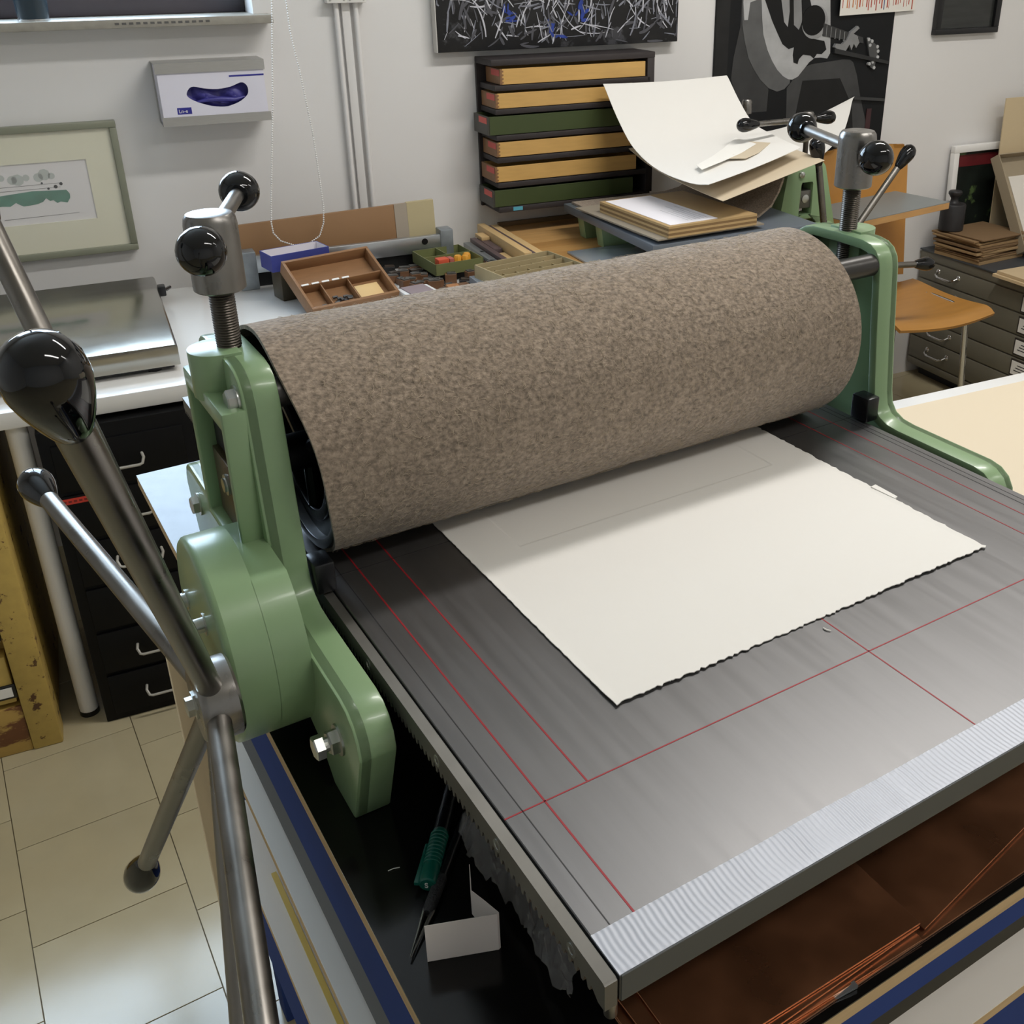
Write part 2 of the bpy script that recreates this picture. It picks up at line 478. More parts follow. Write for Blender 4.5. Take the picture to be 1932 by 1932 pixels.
# star wheel
HUB = Vector((.0857, .6095, 1.0394)); SPL = math.radians(9.83); PH = math.radians(122.4); SL = 0.3805
hub = part('crank_hub', MB().lathe((.0985, HUB.y, HUB.z), (-1, 0, 0), [(0, .0265), (.002, .0285), (.021, .0285), (.024, .0275), (.0262, .0255), (.0265, .012), (.0263, .0)], 48, caps=False), m_steel, press, ang=30)
part('hub_screw', MB().lathe((.0722, HUB.y, HUB.z), (-1, 0, 0), [(0, .010), (.0015, .010), (.0016, .007), (.006, .007), (.0065, .0055)], 6), m_bolt, hub)
for k in range(6):
    a = PH - k * PI / 3
    d = Vector((-math.sin(SPL), math.cos(SPL) * math.cos(a), math.cos(SPL) * math.sin(a)))
    sp = part('spoke', MB().cyl(HUB + d * .012, HUB + d * (SL - .018), .0082, n=24), m_rod, hub)
    L = .060
    part('spoke_knob', MB().lathe(HUB + d * (SL - .036), d, [(t * L, r * .0163) for t, r in EGG], 28), m_blackgloss, hub, ang=60)

# pressure screws with cross bars
for (sx, nm) in ((.1685, 'l'), (.8315, 'r')):
    pr_ = [(0, .0080)]
    z = .0
    while z < .108:
        pr_ += [(z + .0002, .0082), (z + .0008, .0096), (z + .0013, .0096), (z + .0019, .0082)]; z += .0021
    scw = part('pressure_screw', MB().lathe((sx, RY, 1.165), (0, 0, 1), pr_, 20), m_thread, press, ang=80)
    part('screw_collar', MB().lathe((sx, RY, 1.2735), (0, 0, 1), [(0, .0180), (.0012, .0194), (.050, .0194), (.0545, .0186), (.0575, .0165), (.0583, .013), (.0580, .006), (.0572, .0)], 40, caps=False), m_steel, scw, ang=40)
    th = math.radians(67.4); d = Vector((math.cos(th), math.sin(th), 0)); c = Vector((sx, RY, 1.3150 if nm == 'l' else 1.3115))
    a1, b1 = .048, .157
    part('cross_bar', MB().cyl(c - d * (a1 - .008), c + d * (b1 - .008), .0062, n=18), m_steel, scw)
    for p, sg in ((c - d * a1, -1), (c + d * b1, 1)):
        mb = MB().lathe(p, d, [(t * .0175, r * .0175) for t, r in BALL], 28)
        mb.lathe(p - d * sg * .0185, d * sg, [(0, .0092), (.004, .0095), (.008, .011)], 20)
        part('ball_knob', mb, m_blackgloss, scw, ang=60)

# roller drum, end rings, tie rods
mb = MB(); n = 64
mb.ringprism(circle(RY, RZ, .0952, n), circle(RY, RZ, .087, n), .2085, .752, FX)
dr = part('roller_drum', mb, m_drum, press, .001, 2)
for x0 in (.213, .742):
    part('end_ring', MB().ringprism(circle(RY, RZ - .012, .062, 40), circle(RY, RZ - .012, .052, 40), x0, x0 + .006, FX), m_blackplastic, dr, .001)
    part('end_web', MB().ringprism(circle(RY, RZ, .0875, 40), circle(RY, RZ - .012, .060, 40), x0 + .004, x0 + .010, FX), m_drum, dr)
    for k in range(3):
        a = .5 + k * 2 * PI / 3
        part('end_spoke', MB().cyl((x0 + .006, RY, RZ - .012), (x0 + .006, RY + .054 * math.cos(a), RZ - .012 + .054 * math.sin(a)), .006, n=10), m_drum, dr)
    part('axle', MB().cyl((x0 - .025, RY, RZ - .012), (x0 + .035, RY, RZ - .012), .016, n=24), m_drum, dr)
m_tie = mat('blackened_tie_rod', (74, 72, 70), .35, .7)
for x0, x1 in ((.172, .236), (.738, .828)):
    part('tie_rod', MB().cyl((x0, .7265, 1.203), (x1, .7265, 1.203), .0118, n=24), m_tie, press)
    part('tie_rod', MB().cyl((x0, 2 * RY - .7265, 1.203), (x1, 2 * RY - .7265, 1.203), .0118, n=24), m_tie, press)
for x0, x1 in ((.1865, .2035), (.7955, .8135)):
    for y0 in (.690, .846):
        part('bed_guide', MB().box(x0, x1, y0, y0 + .024, BZ + .0012, BZ + .029), m_blackplastic, press, .0025)

# bed
BX0, BX1, BY0, BY1 = .2015, .8005, .2865, 1.185
bed = part('bed', MB().box(BX0, BX1, BY0, BY1, BZ - .0185, BZ), m_bed, press, .0006, 1)


def strip(x0, x1, y0, y1, m, name='guide_line', t=.00018):
    part(name, MB().box(x0, x1, y0, y1, BZ - .0002, BZ + t), m, bed)


for x, wd in ((.2291, .0013), (.2596, .0013), (.7397, .0011), (.7692, .0011)):
    y0 = .4082 if .25 < x < .7399 else .313
    strip(x - wd / 2, x + wd / 2, y0, 1.17, m_red)
strip(.5018, .5029, .313, 1.17, m_red)
strip(BX0, BX1, .4069, .4079, m_red)
strip(BX0, BX1, .7125, .7133, m_dkline)
for x in (.2138, .7855, .7925): strip(x - .00035, x + .00035, .31, 1.18, m_dkline)
# the ribbed tape along the front edge
nx, ny = 900, 14
rows = []
ph = [rnd.uniform(-.6, .6) for _ in range(60)]
for j in range(ny):
    v = j / (ny - 1); row = []
    for i in range(nx):
        u = i / (nx - 1)
        x = BX0 - .0002 + u * (BX1 - BX0 + .0004)
        y = BY0 + .0002 + v * .0268 + (.00015 * math.sin(u * 31) * v)
        wob = ph[int(u * 58)] * (1 - (u * 58) % 1) + ph[int(u * 58) + 1] * ((u * 58) % 1)
        rib = math.sin(2 * PI * (x / .0037) + 1.1 * math.sin(v * 5 + wob * 2) + .5 * wob)
        h = .0009 + (.00013 + .00005 * wob) * rib * min(1, 6 * v + .3) + .00006 * math.sin(v * 46 + i * .35 + 3 * wob)
        row.append((x, y, BZ + h))
    rows.append(row)
part('duct_tape', MB().sheet(rows, .0010), m_tape, bed, ang=70)
part('duct_tape', MB().box(BX0 + .0004, BX1 - .0004, BY0 - .0007, BY0 + .0004, BZ - .0182, BZ + .0004), mat('tape_front_shaded', (74, 76, 74), .5, .1, var=.03, scale=20), bed, .0003, 1)  # same silver tape, darkened in colour because this face reflects dark
# rack bar with teeth under the left edge
poly = [(BY0, BZ - .0015), (BY0 + .002, BZ - .0005), (BY1 - .01, BZ - .0005), (BY1 - .01, BZ - .014)]
y = BY1 - .012
while y > BY0 + .012:
    poly += [(y, BZ - .0140), (y - .0014, BZ - .0192), (y - .0032, BZ - .0192), (y - .0046, BZ - .0140)]; y -= .0063
poly += [(BY0 + .006, BZ - .0195), (BY0, BZ - .0195)]
rack = part('toothed_rack', MB().prism(poly, .1922, .1998, FX), m_rack, press, 0)
part('rack_spacer', MB().box(.1997, .2017, BY0 + .002, BY1 - .02, BZ - .0165, BZ - .004), m_black, rack)
for y in (.318, .400, .482, .60): part('rack_bolt', MB().lathe((.1924, y, BZ - .0085), (-1, 0, 0), [(0, .0042), (.0006, .0042), (.0006, .0026), (-.0006, .0024), (-.0006, .0003)], 20), m_bolt, rack)
part('stop_pin', MB().lathe((.1985, BY0 + .004, BZ - .0185), (0, 0, -1), [(0, .0036), (.011, .0036), (.012, .003)], 14), m_steel, rack)

# ------------------------------------------------------------------ felt round the roller
felt = thing('felt_blanket', 'mottled brown wool felt wrapped around the press roller', 'felt blanket', PF, (.48, RY, RZ - RR))
nth, nx = 128, 40
xl = lambda a: .200 - .0135 * math.sin(a) + .0012 * math.sin(5 * a)
xr = lambda a: .7605 + .0015 * math.sin(3 * a)
mb = MB(); vv = []; ff = []
FT = .0034
for sh, r in ((0, RR), (1, RR - FT)):
    for i in range(nth):
        a = 2 * PI * i / nth
        for j in range(nx):
            x = xl(a) + (xr(a) - xl(a)) * j / (nx - 1)
            rr = r + (.0004 * math.sin(x * 47 + a * 3) if sh == 0 else 0)
            vv.append((x, RY + rr * math.cos(a), RZ + rr * math.sin(a)))
off = nth * nx
for i in range(nth):
    i2 = (i + 1) % nth
    for j in range(nx - 1):
        a, b, c, d = i * nx + j, i * nx + j + 1, i2 * nx + j + 1, i2 * nx + j
        ff += [(a, b, c, d), (off + a, off + d, off + c, off + b)]
    ff += [(i * nx, i2 * nx, off + i2 * nx, off + i * nx), (i * nx + nx - 1, off + i * nx + nx - 1, off + i2 * nx + nx - 1, i2 * nx + nx - 1)]
mb.add(vv, ff)
part('felt_sleeve', mb, m_felt, felt, ang=60)
mb = MB()
for k in range(5200):
    a = rnd.uniform(PI * .42, PI * 1.45); x = rnd.uniform(.215, .755)
    ln = rnd.uniform(.003, .011) * (1.6 if rnd.random() < .08 else 1); dr_ = rnd.uniform(0, 2 * PI); P = []
    cur = rnd.uniform(-260, 260)
    for q in range(5):
        t = ln * q / 4; dd = dr_ + cur * t
        x += math.cos(dd) * ln / 4; a += math.sin(dd) * ln / 4 / RR
        h = RR + .0003 + .0011 * math.sin(PI * q / 4) * rnd.uniform(.2, 1)
        P.append((x, RY + h * math.cos(a), RZ + h * math.sin(a)))
    mb.tube(P, rnd.uniform(.00008, .00017), 3)
part('wool_fibres', mb, m_fibre, felt, kind='stuff', ang=180)

# ------------------------------------------------------------------ printing paper with deckle edge and plate mark
PX0, PX1, PY0, PY1 = .3128, .6925, .4552, .86
PMX0, PMX1, PMY0 = .3590, .6455, .6715
xsv = sorted(set([round(PX0 + (PX1 - PX0) * i / 150, 5) for i in range(151)] + [PMX0 - .0006, PMX0 + .0006, PMX1 - .0006, PMX1 + .0006]))
ysv = sorted(set([round(PY0 + (PY1 - PY0) * i / 110, 5) for i in range(111)] + [PMY0 - .0006, PMY0 + .0006]))
rows = []
for y in ysv:
    row = []
    for x in xsv:
        jx = jy = 0.0
        if x == xsv[0]: jx = rnd.uniform(-.0004, .0003)
        if x == xsv[-1]: jx = rnd.uniform(-.0014, .0010)
        if y == ysv[0]: jy = rnd.uniform(-.0011, .0011)
        e = min(x - PX0, PX1 - x, y - PY0)
        z = BZ + .0012 + .0011 * max(0, 1 - (y - PY0) / .05) * (.5 + .5 * math.sin(x * 21 + 1)) + (.0004 if e < .004 else 0)
        if PMX0 < x < PMX1 and y > PMY0: z -= .00055
        row.append((x + jx, y + jy, z))
    rows.append(row)
solo('printing_paper', MB().sheet(rows, .0007), m_paper, 'white deckle-edged printing paper lying on the steel press bed', 'paper', ang=70)
solo('paper_sliver', MB().hexa([(.6905, .5835, BZ + .0003), (.6925, .5560, BZ + .0003), (.6972, .5570, BZ + .0003), (.6975, .5845, BZ + .0003), (.6905, .5835, BZ + .0026), (.6925, .5560, BZ + .0022), (.6972, .5570, BZ + .0022), (.6975, .5845, BZ + .0026)]),
     m_paper, 'tiny white paper sliver sticking up at the side edge of the printing paper', 'paper sliver')
solo('lint_curl', MB().tube([(.4985 + .0045 * math.cos(a), .4435 + .0045 * math.sin(a), BZ + .0009) for a in [2.6 + .28 * k for k in range(7)]], [.0002, .0005, .0006, .0006, .0006, .0005, .0002], 6), m_paper, 'tiny curl of white lint beside the red centre line on the bed', 'lint')

# ================================================================== table under the press
TZ = .93
tbl = thing('press_table', 'black-topped plywood work table on blue rails carrying the big press', 'table', PF, (.52, .75, 0))
TX0, TX1, TY0, TY1 = .132, .905, .2655, 1.228
part('table_top', MB().box(TX0, TX1, TY0, TY1, TZ - .0012, TZ), m_blacktop, tbl)
part('plywood_core', MB().box(TX0, TX1, TY0, TY1, TZ - .0135, TZ - .0012), m_ply, tbl, .0004, 1)
part('apron', MB().box(TX0 + .001, TX0 + .021, TY0 + .021, .86, .849, TZ - .0137), m_navy, tbl, .001, 1)
part('apron', MB().box(TX1 - .021, TX1 - .001, TY0 + .021, TY1 - .03, .849, TZ - .0137), m_navy, tbl, .001, 1)
part('apron', MB().box(TX0 + .001, TX1 - .001, TY0 + .001, TY0 + .021, .893, TZ - .0137), m_navy, tbl, .001, 1)
part('rail', MB().box(TX0 + .0025, TX0 + .018, TY0 + .03, .86, .800, .8487), m_greyrail, tbl, .001, 1)
part('rail', MB().box(TX1 - .018, TX1 - .0025, TY0 + .03, TY1 - .05, .800, .8487), m_greyrail, tbl, .001, 1)
part('front_gap_shade', MB().box(TX0 + .02, TX1 - .02, TY0 + .004, TY0 + .02, .872, .8928), m_black, tbl)  # black strip standing in for the shaded gap below the front apron
part('shelf_front', MB().box(.124, .912, .2785, .292, .625, .7678), m_navy, tbl, .001, 1)
for (x0, y0) in ((.150, .30), (.85, .30), (.172, 1.14), (.85, 1.14)):
    part('leg', MB().box(x0, x0 + .04, y0, y0 + .04, 0, .868), m_navy, tbl, .002)
for zz, ye in ((.780, 1.18), (.600, .985)):
    part('shelf', MB().box(.1215, .915, .2765, ye, zz - .0012, zz), m_whitelam, tbl)
    part('shelf_edge', MB().box(.1215, .915, .2765, ye, zz - .012, zz - .0012), m_ply, tbl, .0004, 1)
part('shelf_rail', MB().box(.1222, .145, .30, .98, .500, .5875), m_navy, tbl, .001, 1)
part('shelf_rail', MB().box(.88, .905, .30, .98, .500, .5875), m_navy, tbl, .001, 1)
part('yellow_strip', MB().box(.1420, .1475, .28, .86, .6002, .603), mat('yellow_edge', (214, 184, 84), .5), tbl)
part('back_panel', MB().box(.118, .158, 1.183, 1.2, 0.0, .752), mat('pale_plywood', (222, 202, 166), .5, var=.1, scale=4, stretch=(6, 6, 1)), tbl, .001)
part('drip', MB().lathe((.1372, .457, .6), (0, 0, 1), [(0, .0034), (.0006, .003), (.001, .001)], 14), mat('amber_drip', (190, 120, 40), .3), tbl)

# copper plates on the table top, under the bed
def plate(cx, cy, w_, h_, rot, z, label, t=.0015):
    f = PF.sub(cx, cy, 0, math.radians(rot))
    return solo('copper_plate', MB().box(-w_ / 2, w_ / 2, -h_ / 2, h_ / 2, z, z + t), m_copper, label, 'copper plate', frame=f, base=(0, 0, z), bev=.0002, seg=1, group='copper plates under the press bed')


plate(.4500, .395, .44, .246, 0.2, TZ + .0002, 'lowest copper plate along the front edge of the black table top')
plate(.330, .405, .195, .262, -1.5, TZ + .0020, 'copper plate showing two bright left edges under the bed corner', .0012)
plate(.530, .395, .235, .205, 9.0, TZ + .0036, 'copper plate lying askew towards the right of the stack', .0012)
plate(.3300, .393, .19, .235, 1.2, TZ + .0052, 'upper middle copper plate just under the top one', .0014)
plate(.3390, .401, .181, .244, -.6, TZ + .0072, 'topmost copper plate with scratched front corner under the bed', .0014)
mb = MB().hexa([(.3440, .2722, TZ + .0005), (.3655, .2705, TZ + .0005), (.3660, .2745, TZ + .0005), (.3440, .2750, TZ + .0005), (.3440, .2722, TZ + .0012), (.3655, .2700, TZ + .0035), (.3660, .2740, TZ + .0035), (.3440, .2750, TZ + .0012)])
solo('foil_scrap', mb, m_alu, 'small silvery foil scrap at the front edge of the copper plates', 'foil')

# green marker pen
mk = thing('marker_pen', 'dark green marker pen with a clip lying on the black table', 'marker', PF, (.19, .50, TZ))
m_mk = mat('green_plastic', (10, 92, 78), .3)
p0 = Vector((.1748, .4745, TZ + .0066)); p1 = Vector((.2180, .5330, TZ + .0066)); d = (p1 - p0).normalized()
part('cap', MB().lathe(p0, d, [(0, .0048), (.0008, .0060), (.012, .0065), (.013, .0062), (.045, .0058), (.046, .0054)], 24), m_mk, mk, ang=30)
for k in range(9): part('cap_rib', MB().lathe(p0 + d * (.016 + k * .0032), d, [(0, .0060), (.0004, .00655), (.0012, .00655), (.0016, .0060)], 24), m_mk, mk)
part('barrel', MB().lathe(p0 + d * .0455, d, [(0, .0054), (.02, .0054), (.0205, .0050), (.05, .0050)], 24), m_blackplastic, mk)
sd = Vector((-d.y, d.x, 0))
cp = MB()
cp.hexa([p0 + sd * .0056 + Vector((0, 0, -.001)), p0 + d * .034 + sd * .0064 + Vector((0, 0, -.001)), p0 + d * .034 + sd * .0082 + Vector((0, 0, -.001)), p0 + sd * .0090 + Vector((0, 0, -.001)),
         p0 + sd * .0056 + Vector((0, 0, .0018)), p0 + d * .034 + sd * .0064 + Vector((0, 0, .0014)), p0 + d * .034 + sd * .0082 + Vector((0, 0, .0014)), p0 + sd * .0090 + Vector((0, 0, .0018))])
part('clip', cp, m_mk, mk, .0004)
upv = Vector((0, 0, 1))
part('cap_letter', text_mb('S', .006, lambda u, v, w_: p0 + sd * (-(u - .0018)) + upv * (v - .002) - d * (.0002 + w_)), m_white, mk)

# scraper / tweezers
tw = thing('steel_tweezers', 'slim dark-handled steel tweezers pointing towards the folded white tag', 'tweezers', PF, (.185, .475, TZ))
t0 = Vector((.1440, .4325, TZ + .003)); t1 = Vector((.2290, .5230, TZ + .0045)); d = (t1 - t0).normalized(); sd = Vector((-d.y, d.x, 0))
for sg in (-1, 1):
    part('prong', MB().tube([t0 + sd * sg * .0003, t0 + d * .018 + sd * sg * .0014, t0 + d * .036 + sd * sg * .0028], [.0003, .0010, .0016], 8), m_steel, tw)
part('grip', MB().lathe(t0 + d * .033, d, [(0, .0030), (.003, .0042), (.028, .0044), (.030, .0038)], 16), mat('knurled_black', (34, 34, 36), .5, bump=.6, bscale=700, scale=60), tw)
part('shaft', MB().cyl(t0 + d * .062, t1, .0035, .0030, n=14), m_blackplastic, tw)

# folded paper tag standing on the table
a = Vector((.1526, .4262, TZ + .0002)); b = Vector((.1958, .4097, TZ + .0002)); c = Vector((.1905, .4385, TZ + .0002)); c2 = Vector((.1925, .4420, TZ + .0002))
mb = MB()
H = .0315
rows = []
pts = [(a, 0.0, H), (a.lerp(b, .5), 0.0, H), (b - (b - a) * .03, 0, H), (b + Vector((.0004, .0012, 0)), 0, H), (b.lerp(c, .5), .003, H - .001), (c, .006, H - .004), (c2, .010, H + .014)]
for q, lo, hi in pts: rows.append([tuple(q + Vector((0, 0, lo + (hi - lo) * k / 4))) for k in range(5)])
solo('paper_tag', MB().sheet(rows, .0004), mat('tag_paper', (222, 214, 208), .8), 'small folded white paper tag standing on the black table', 'paper tag', ang=30)

# crumpled clear bag under the rack
m_bag = mat('clear_plastic_film', (224, 222, 220), .14, alpha=.10, spec=.8)
rows = []
for i in range(46):
    t = i / 45; row = []
    for j in range(9):
        v = j / 8
        x = .2105 - .0025 * math.sin(t * 9) + .013 * v + rnd.uniform(-.0012, .0012) - .008 * v * t
        y = .500 - .150 * t + rnd.uniform(-.0012, .0012)
        z = TZ + .012 + .040 * v * (.75 + .25 * math.sin(t * 17)) + rnd.uniform(-.0016, .0016) + .004 * math.sin(t * 40 + v * 6)
        row.append((x, y, z))
    rows.append(row)
solo('plastic_bag', MB().sheet(rows, .0003), m_bag, 'crumpled clear plastic bag wedged under the toothed rack', 'plastic bag', ang=20)
solo('lint_thread', MB().tube([(.1590, .505, TZ + .0006), (.1630, .5045, TZ + .001), (.1670, .5035, TZ + .0006)], .0003, 6), m_paper, 'single white thread on the black table beside the green marker', 'thread')

# ================================================================== white table on the right with a cream sheet
rt = thing('white_table', 'white laminate table at the right with a big cream sheet on it', 'table', WF, (1.6, -1.75, 0))
part('table_top', MB().box(.96, 2.25, -2.05, -1.315, .705, .735), m_wtop, rt, .004)
for (x, y) in ((1.02, -1.99), (2.19, -1.99), (1.02, -1.375), (2.19, -1.375)):
    part('leg', MB().cyl((x, y, 0), (x, y, .705), .022, n=20), m_white, rt)
solo('cream_sheet', MB().box(.975, 2.235, -2.04, -1.352, .7352, .7362), m_cream, 'large cream paper sheet covering the white table on the right', 'paper sheet', frame=WF)

# ================================================================== white table against the wall on the left
lt = thing('white_table', 'white table along the wall under the window with a round white leg', 'table', WF, (.3, -.3, 0))
part('table_top', MB().box(-1.15, 1.075, -.638, 0.06, .7, .735), m_wtop, lt, .003)
for (x, y) in ((-.222, -.60), (-1.05, -.60), (-1.05, 0.0), (1.0, -.60), (1.0, 0.0), (-.222, 0.0)):
    lg = part('leg', MB().cyl((x, y, .008), (x, y, .70), .0195, n=24), m_white, lt)
    part('foot_cap', MB().cyl((x, y, 0), (x, y, .012), .0205, n=24), m_blackplastic, lg)

# black steel drawer units
m_blk = mat('black_steel', (9, 9, 10), .5, var=.1, scale=40, spec=.2)
for (x0, lab) in ((-.189, 'black steel drawer unit nearest the round white table leg'), (.095, 'black steel drawer unit partly hidden behind the press and its board')):
    cb = thing('drawer_unit', lab, 'drawer unit', WF, (x0 + .14, -.45, 0), group='black drawer units under the white table')
    part('carcass', MB().box(x0, x0 + .28, -.655, -.24, .0, .69), m_blk, cb, .002)
    for k in range(6):
        z0 = .018 + k * .1085
        dw = part('drawer', MB().box(x0 + .02, x0 + .26, -.661, -.652, z0, z0 + .099), m_blk, cb, .0015)
        xc = x0 + .135; zz = z0 + .040
        part('handle', MB().tube([(xc - .042, -.660, zz + .016), (xc - .044, -.674, zz + .012), (xc - .040, -.680, zz + .002), (xc - .034, -.681, zz), (xc + .034, -.681, zz), (xc + .040, -.680, zz + .002), (xc + .044, -.674, zz + .012), (xc + .042, -.660, zz + .016)], .0029, 8), mat('grey_handle', (168, 164, 154), .35), dw)
    if x0 < 0:
        lbm = part('label_tape', MB().box(x0 + .012, x0 + .125, -.6622, -.6608, .5345, .5465), mat('red_label', (206, 62, 48), .5), cb, label='red embossed label tape')
        for k in range(11): part('tape_letter', MB().box(x0 + .02 + k * .0095, x0 + .026 + k * .0095, -.6627, -.6618, .5385, .5425), mat('dark_red_letter', (120, 30, 26), .5), lbm)

# worn yellow cabinet
m_yel = mat('worn_yellow_paint', (186, 158, 84), .5, var=.08, scale=55, col2=(88, 58, 34), thr=.615, bump=.15, bscale=20)
m_yel2 = mat('worn_yellow_board', (172, 140, 72), .5, var=.1, scale=9, col2=(104, 64, 34), thr=.52, stretch=(1, 3, 3), bump=.2, bscale=20)
yc = thing('yellow_cabinet', 'worn yellow painted wooden drawer cabinet with chipped corner post', 'cabinet', WF, (-.6, -.45, 0))
part('corner_post', MB().box(-.333, -.276, -.682, -.62, 0, .69), m_yel, yc, .004)
part('side_panel', MB().box(-.298, -.280, -.62, -.20, .02, .69), m_yel, yc, .002)
part('base_board', MB().box(-.95, -.333, -.679, -.64, 0, .115), m_yel2, yc, .003)
part('body', MB().box(-.95, -.298, -.64, -.20, .02, .69), m_yel2, yc, .002)
for k in range(4):
    z0 = .125 + k * .14
    dw = part('drawer', MB().box(-.93, -.338, -.676, -.64, z0, z0 + .112), m_yel, yc, .003)
    lh = part('label_holder', MB().box(-.43, -.334, -.6795, -.675, z0 + .012, z0 + .046), m_blackplastic, dw, .003)
    BASEW = MB().box(-.425, -.3405, -.6806, -.679, z0 + .018, z0 + .040)
    part('card', BASEW, m_paper, dw)

# stainless hot plate
hp = thing('hot_plate', 'stainless steel hot plate box with shiny top on the white table', 'hot plate', WF, (-.2, -.3, .735))
m_hp = mat('polished_stainless', (176, 174, 166), .16, 1.0, var=.1, scale=5, rvar=.07)
hx0, hx1, hy0, hy1 = -.62, .094, -.556, -.015
mb = MB()
mb.prism([(hx0, .748), (hx1, .748), (hx1, .787), (hx1 - .004, .7925), (hx0 + .004, .7925), (hx0, .787)], hy0, hy1, FY)
part('housing', mb, m_hp, hp, .0015)
part('base_plate', MB().box(hx0 + .012, hx1 - .012, hy0 + .012, hy1 - .012, .741, .7482), m_blackplastic, hp)
for x in (hx0 + .05, hx1 - .05):
    for y in (hy0 + .03, hy1 - .03): part('foot', MB().cyl((x, y, .735), (x, y, .742), .014, n=14), m_blackplastic, hp)
part('cable_socket', MB().box(hx1 - .001, hx1 + .018, -.075, -.045, .756, .78), m_blackplastic, hp, .003)
part('power_cable', MB().tube([(hx1 + .015, -.06, .768), (hx1 + .03, -.03, .765), (hx1 + .025, 0.0, .752), (hx1 - .01, .03, .742), (hx1 - .06, .045, .740)], .004, 8), m_blackplastic, hp)

# ================================================================== things on the left table
LZ = .735
# brown board leaning at the back
bb = thing('leaning_board', 'long brown hardboard with pale taped end standing along the wall', 'board', WF, (.56, .0, LZ))
m_hard = mat('hardboard', (146, 110, 74), .6, var=.04, scale=6)
part('panel', MB().hexa([(.20, .020, LZ), (.83, .020, LZ), (.83, .032, LZ), (.20, .032, LZ), (.20, .034, .880), (.83, .034, .897), (.83, .046, .897), (.20, .046, .880)]), m_hard, bb, .001)
part('taped_end', MB().hexa([(.757, .0182, LZ + .002), (.832, .0182, LZ + .002), (.832, .030, LZ + .002), (.757, .030, LZ + .002), (.757, .0322, .8965), (.832, .0322, .898), (.832, .047, .898), (.757, .047, .8965)]), mat('masking_tape', (188, 174, 136), .7), bb)
part('grey_tape', MB().hexa([(.722, .0186, LZ + .002), (.758, .0186, LZ + .002), (.758, .022, LZ + .002), (.722, .022, LZ + .002), (.722, .0326, .8955), (.758, .0326, .8963), (.758, .036, .8963), (.722, .036, .8955)]), mat('grey_paper_tape', (168, 156, 140), .7), bb)
# aluminium squaring frame
al = thing('aluminium_frame', 'aluminium frame bar with grey taped end blocks in front of the brown board', 'frame', WF, (.57, -.03, LZ))
part('bar', MB().box(.335, .826, -.045, -.028, .776, .820), m_alu, al, .002)
for x0, x1 in ((.292, .337), (.822, .858)): part('end_block', MB().box(x0, x1, -.048, -.004, LZ, .832), mat('grey_taped_metal', (140, 146, 150), .4, .5, var=.15, scale=40), al, .003)
part('hole_plug', MB().lathe((.778, -.0448, .806), (0, -1, 0), [(0, .0085), (.0012, .0085), (.0012, .005)], 20), m_blackplastic, al)
part('inner_bar', MB().box(.335, .826, -.020, -.010, LZ, .772), m_black, al)
# partitioned wooden box, tilted on the carton behind it
BF = Frame(WF.m @ Vector((.402, -.359, LZ)), WYAW + math.radians(12.5))
tilt = math.radians(27.0); ct, st = math.cos(tilt), math.sin(tilt)
T3 = lambda x, y, z: (x, y * ct - z * st + .004, y * st + z * ct)


def tbox(mb, x0, x1, y0, y1, z0, z1):
    return mb.hexa([T3(x0, y0, z0), T3(x1, y0, z0), T3(x1, y1, z0), T3(x0, y1, z0), T3(x0, y0, z1), T3(x1, y0, z1), T3(x1, y1, z1), T3(x0, y1, z1)])


wb = thing('compartment_box', 'open brown wooden box with four compartments, tilted up at its back', 'wooden box', BF, (0, 0, 0))
BW, BD, BH = .226, .176, .034
part('bottom', tbox(MB(), .004, BW - .004, .004, BD - .004, .0, .004), m_boxwood, wb)
for a in ((0, BW, 0, .007), (0, BW, BD - .007, BD), (0, .007, .007, BD - .007), (BW - .007, BW, .007, BD - .007)):
    part('side_board', tbox(MB(), a[0], a[1], a[2], a[3], 0, BH), m_boxwood, wb, .001)
part('divider', tbox(MB(), .007, BW - .007, .085, .089, .004, .029), m_boxwood, wb, .0005)
for x in (.058, .128): part('divider', tbox(MB(), x, x + .003, .007, .085, .004, .026), m_boxwood, wb, .0005)
for k in range(5): part('paper_tab', tbox(MB(), .012 + k * .026, .030 + k * .026, .0845, .0895, .029, .0305), m_paper, wb)
solo('wood_block', tbox(MB(), .138, .200, .020, .066, .0045, .016), mat('pale_beech', (222, 188, 132), .5, var=.05, scale=12), 'pale beech block lying in the right compartment of the tilted box', 'wood block', frame=BF, bev=.002, seg=2)
m_lead = mat('lead_type', (120, 122, 124), .35, .9, var=.2, scale=60)
for k in range(16):
    cxx = rnd.uniform(.066, .115); cyy = rnd.uniform(.012, .045)
    solo('metal_sort', tbox(MB(), cxx, cxx + .012, cyy, cyy + .005, .0046 + .0045 * (k % 3), .0088 + .0045 * (k % 3)), m_lead if k else m_white, 'small grey metal type in the middle compartment of the tilted box', 'type', frame=BF, group='metal type in the middle compartment')
for k in range(7):
    cxx = rnd.uniform(.012, .040); cyy = rnd.uniform(.010, .030)
    solo('metal_sort', tbox(MB(), cxx, cxx + .011, cyy, cyy + .006, .0046 + .004 * (k % 2), .0086 + .004 * (k % 2)), m_white if k < 2 else m_lead, 'small metal type in the left compartment of the tilted box', 'type', frame=BF, group='metal type in the left compartment')
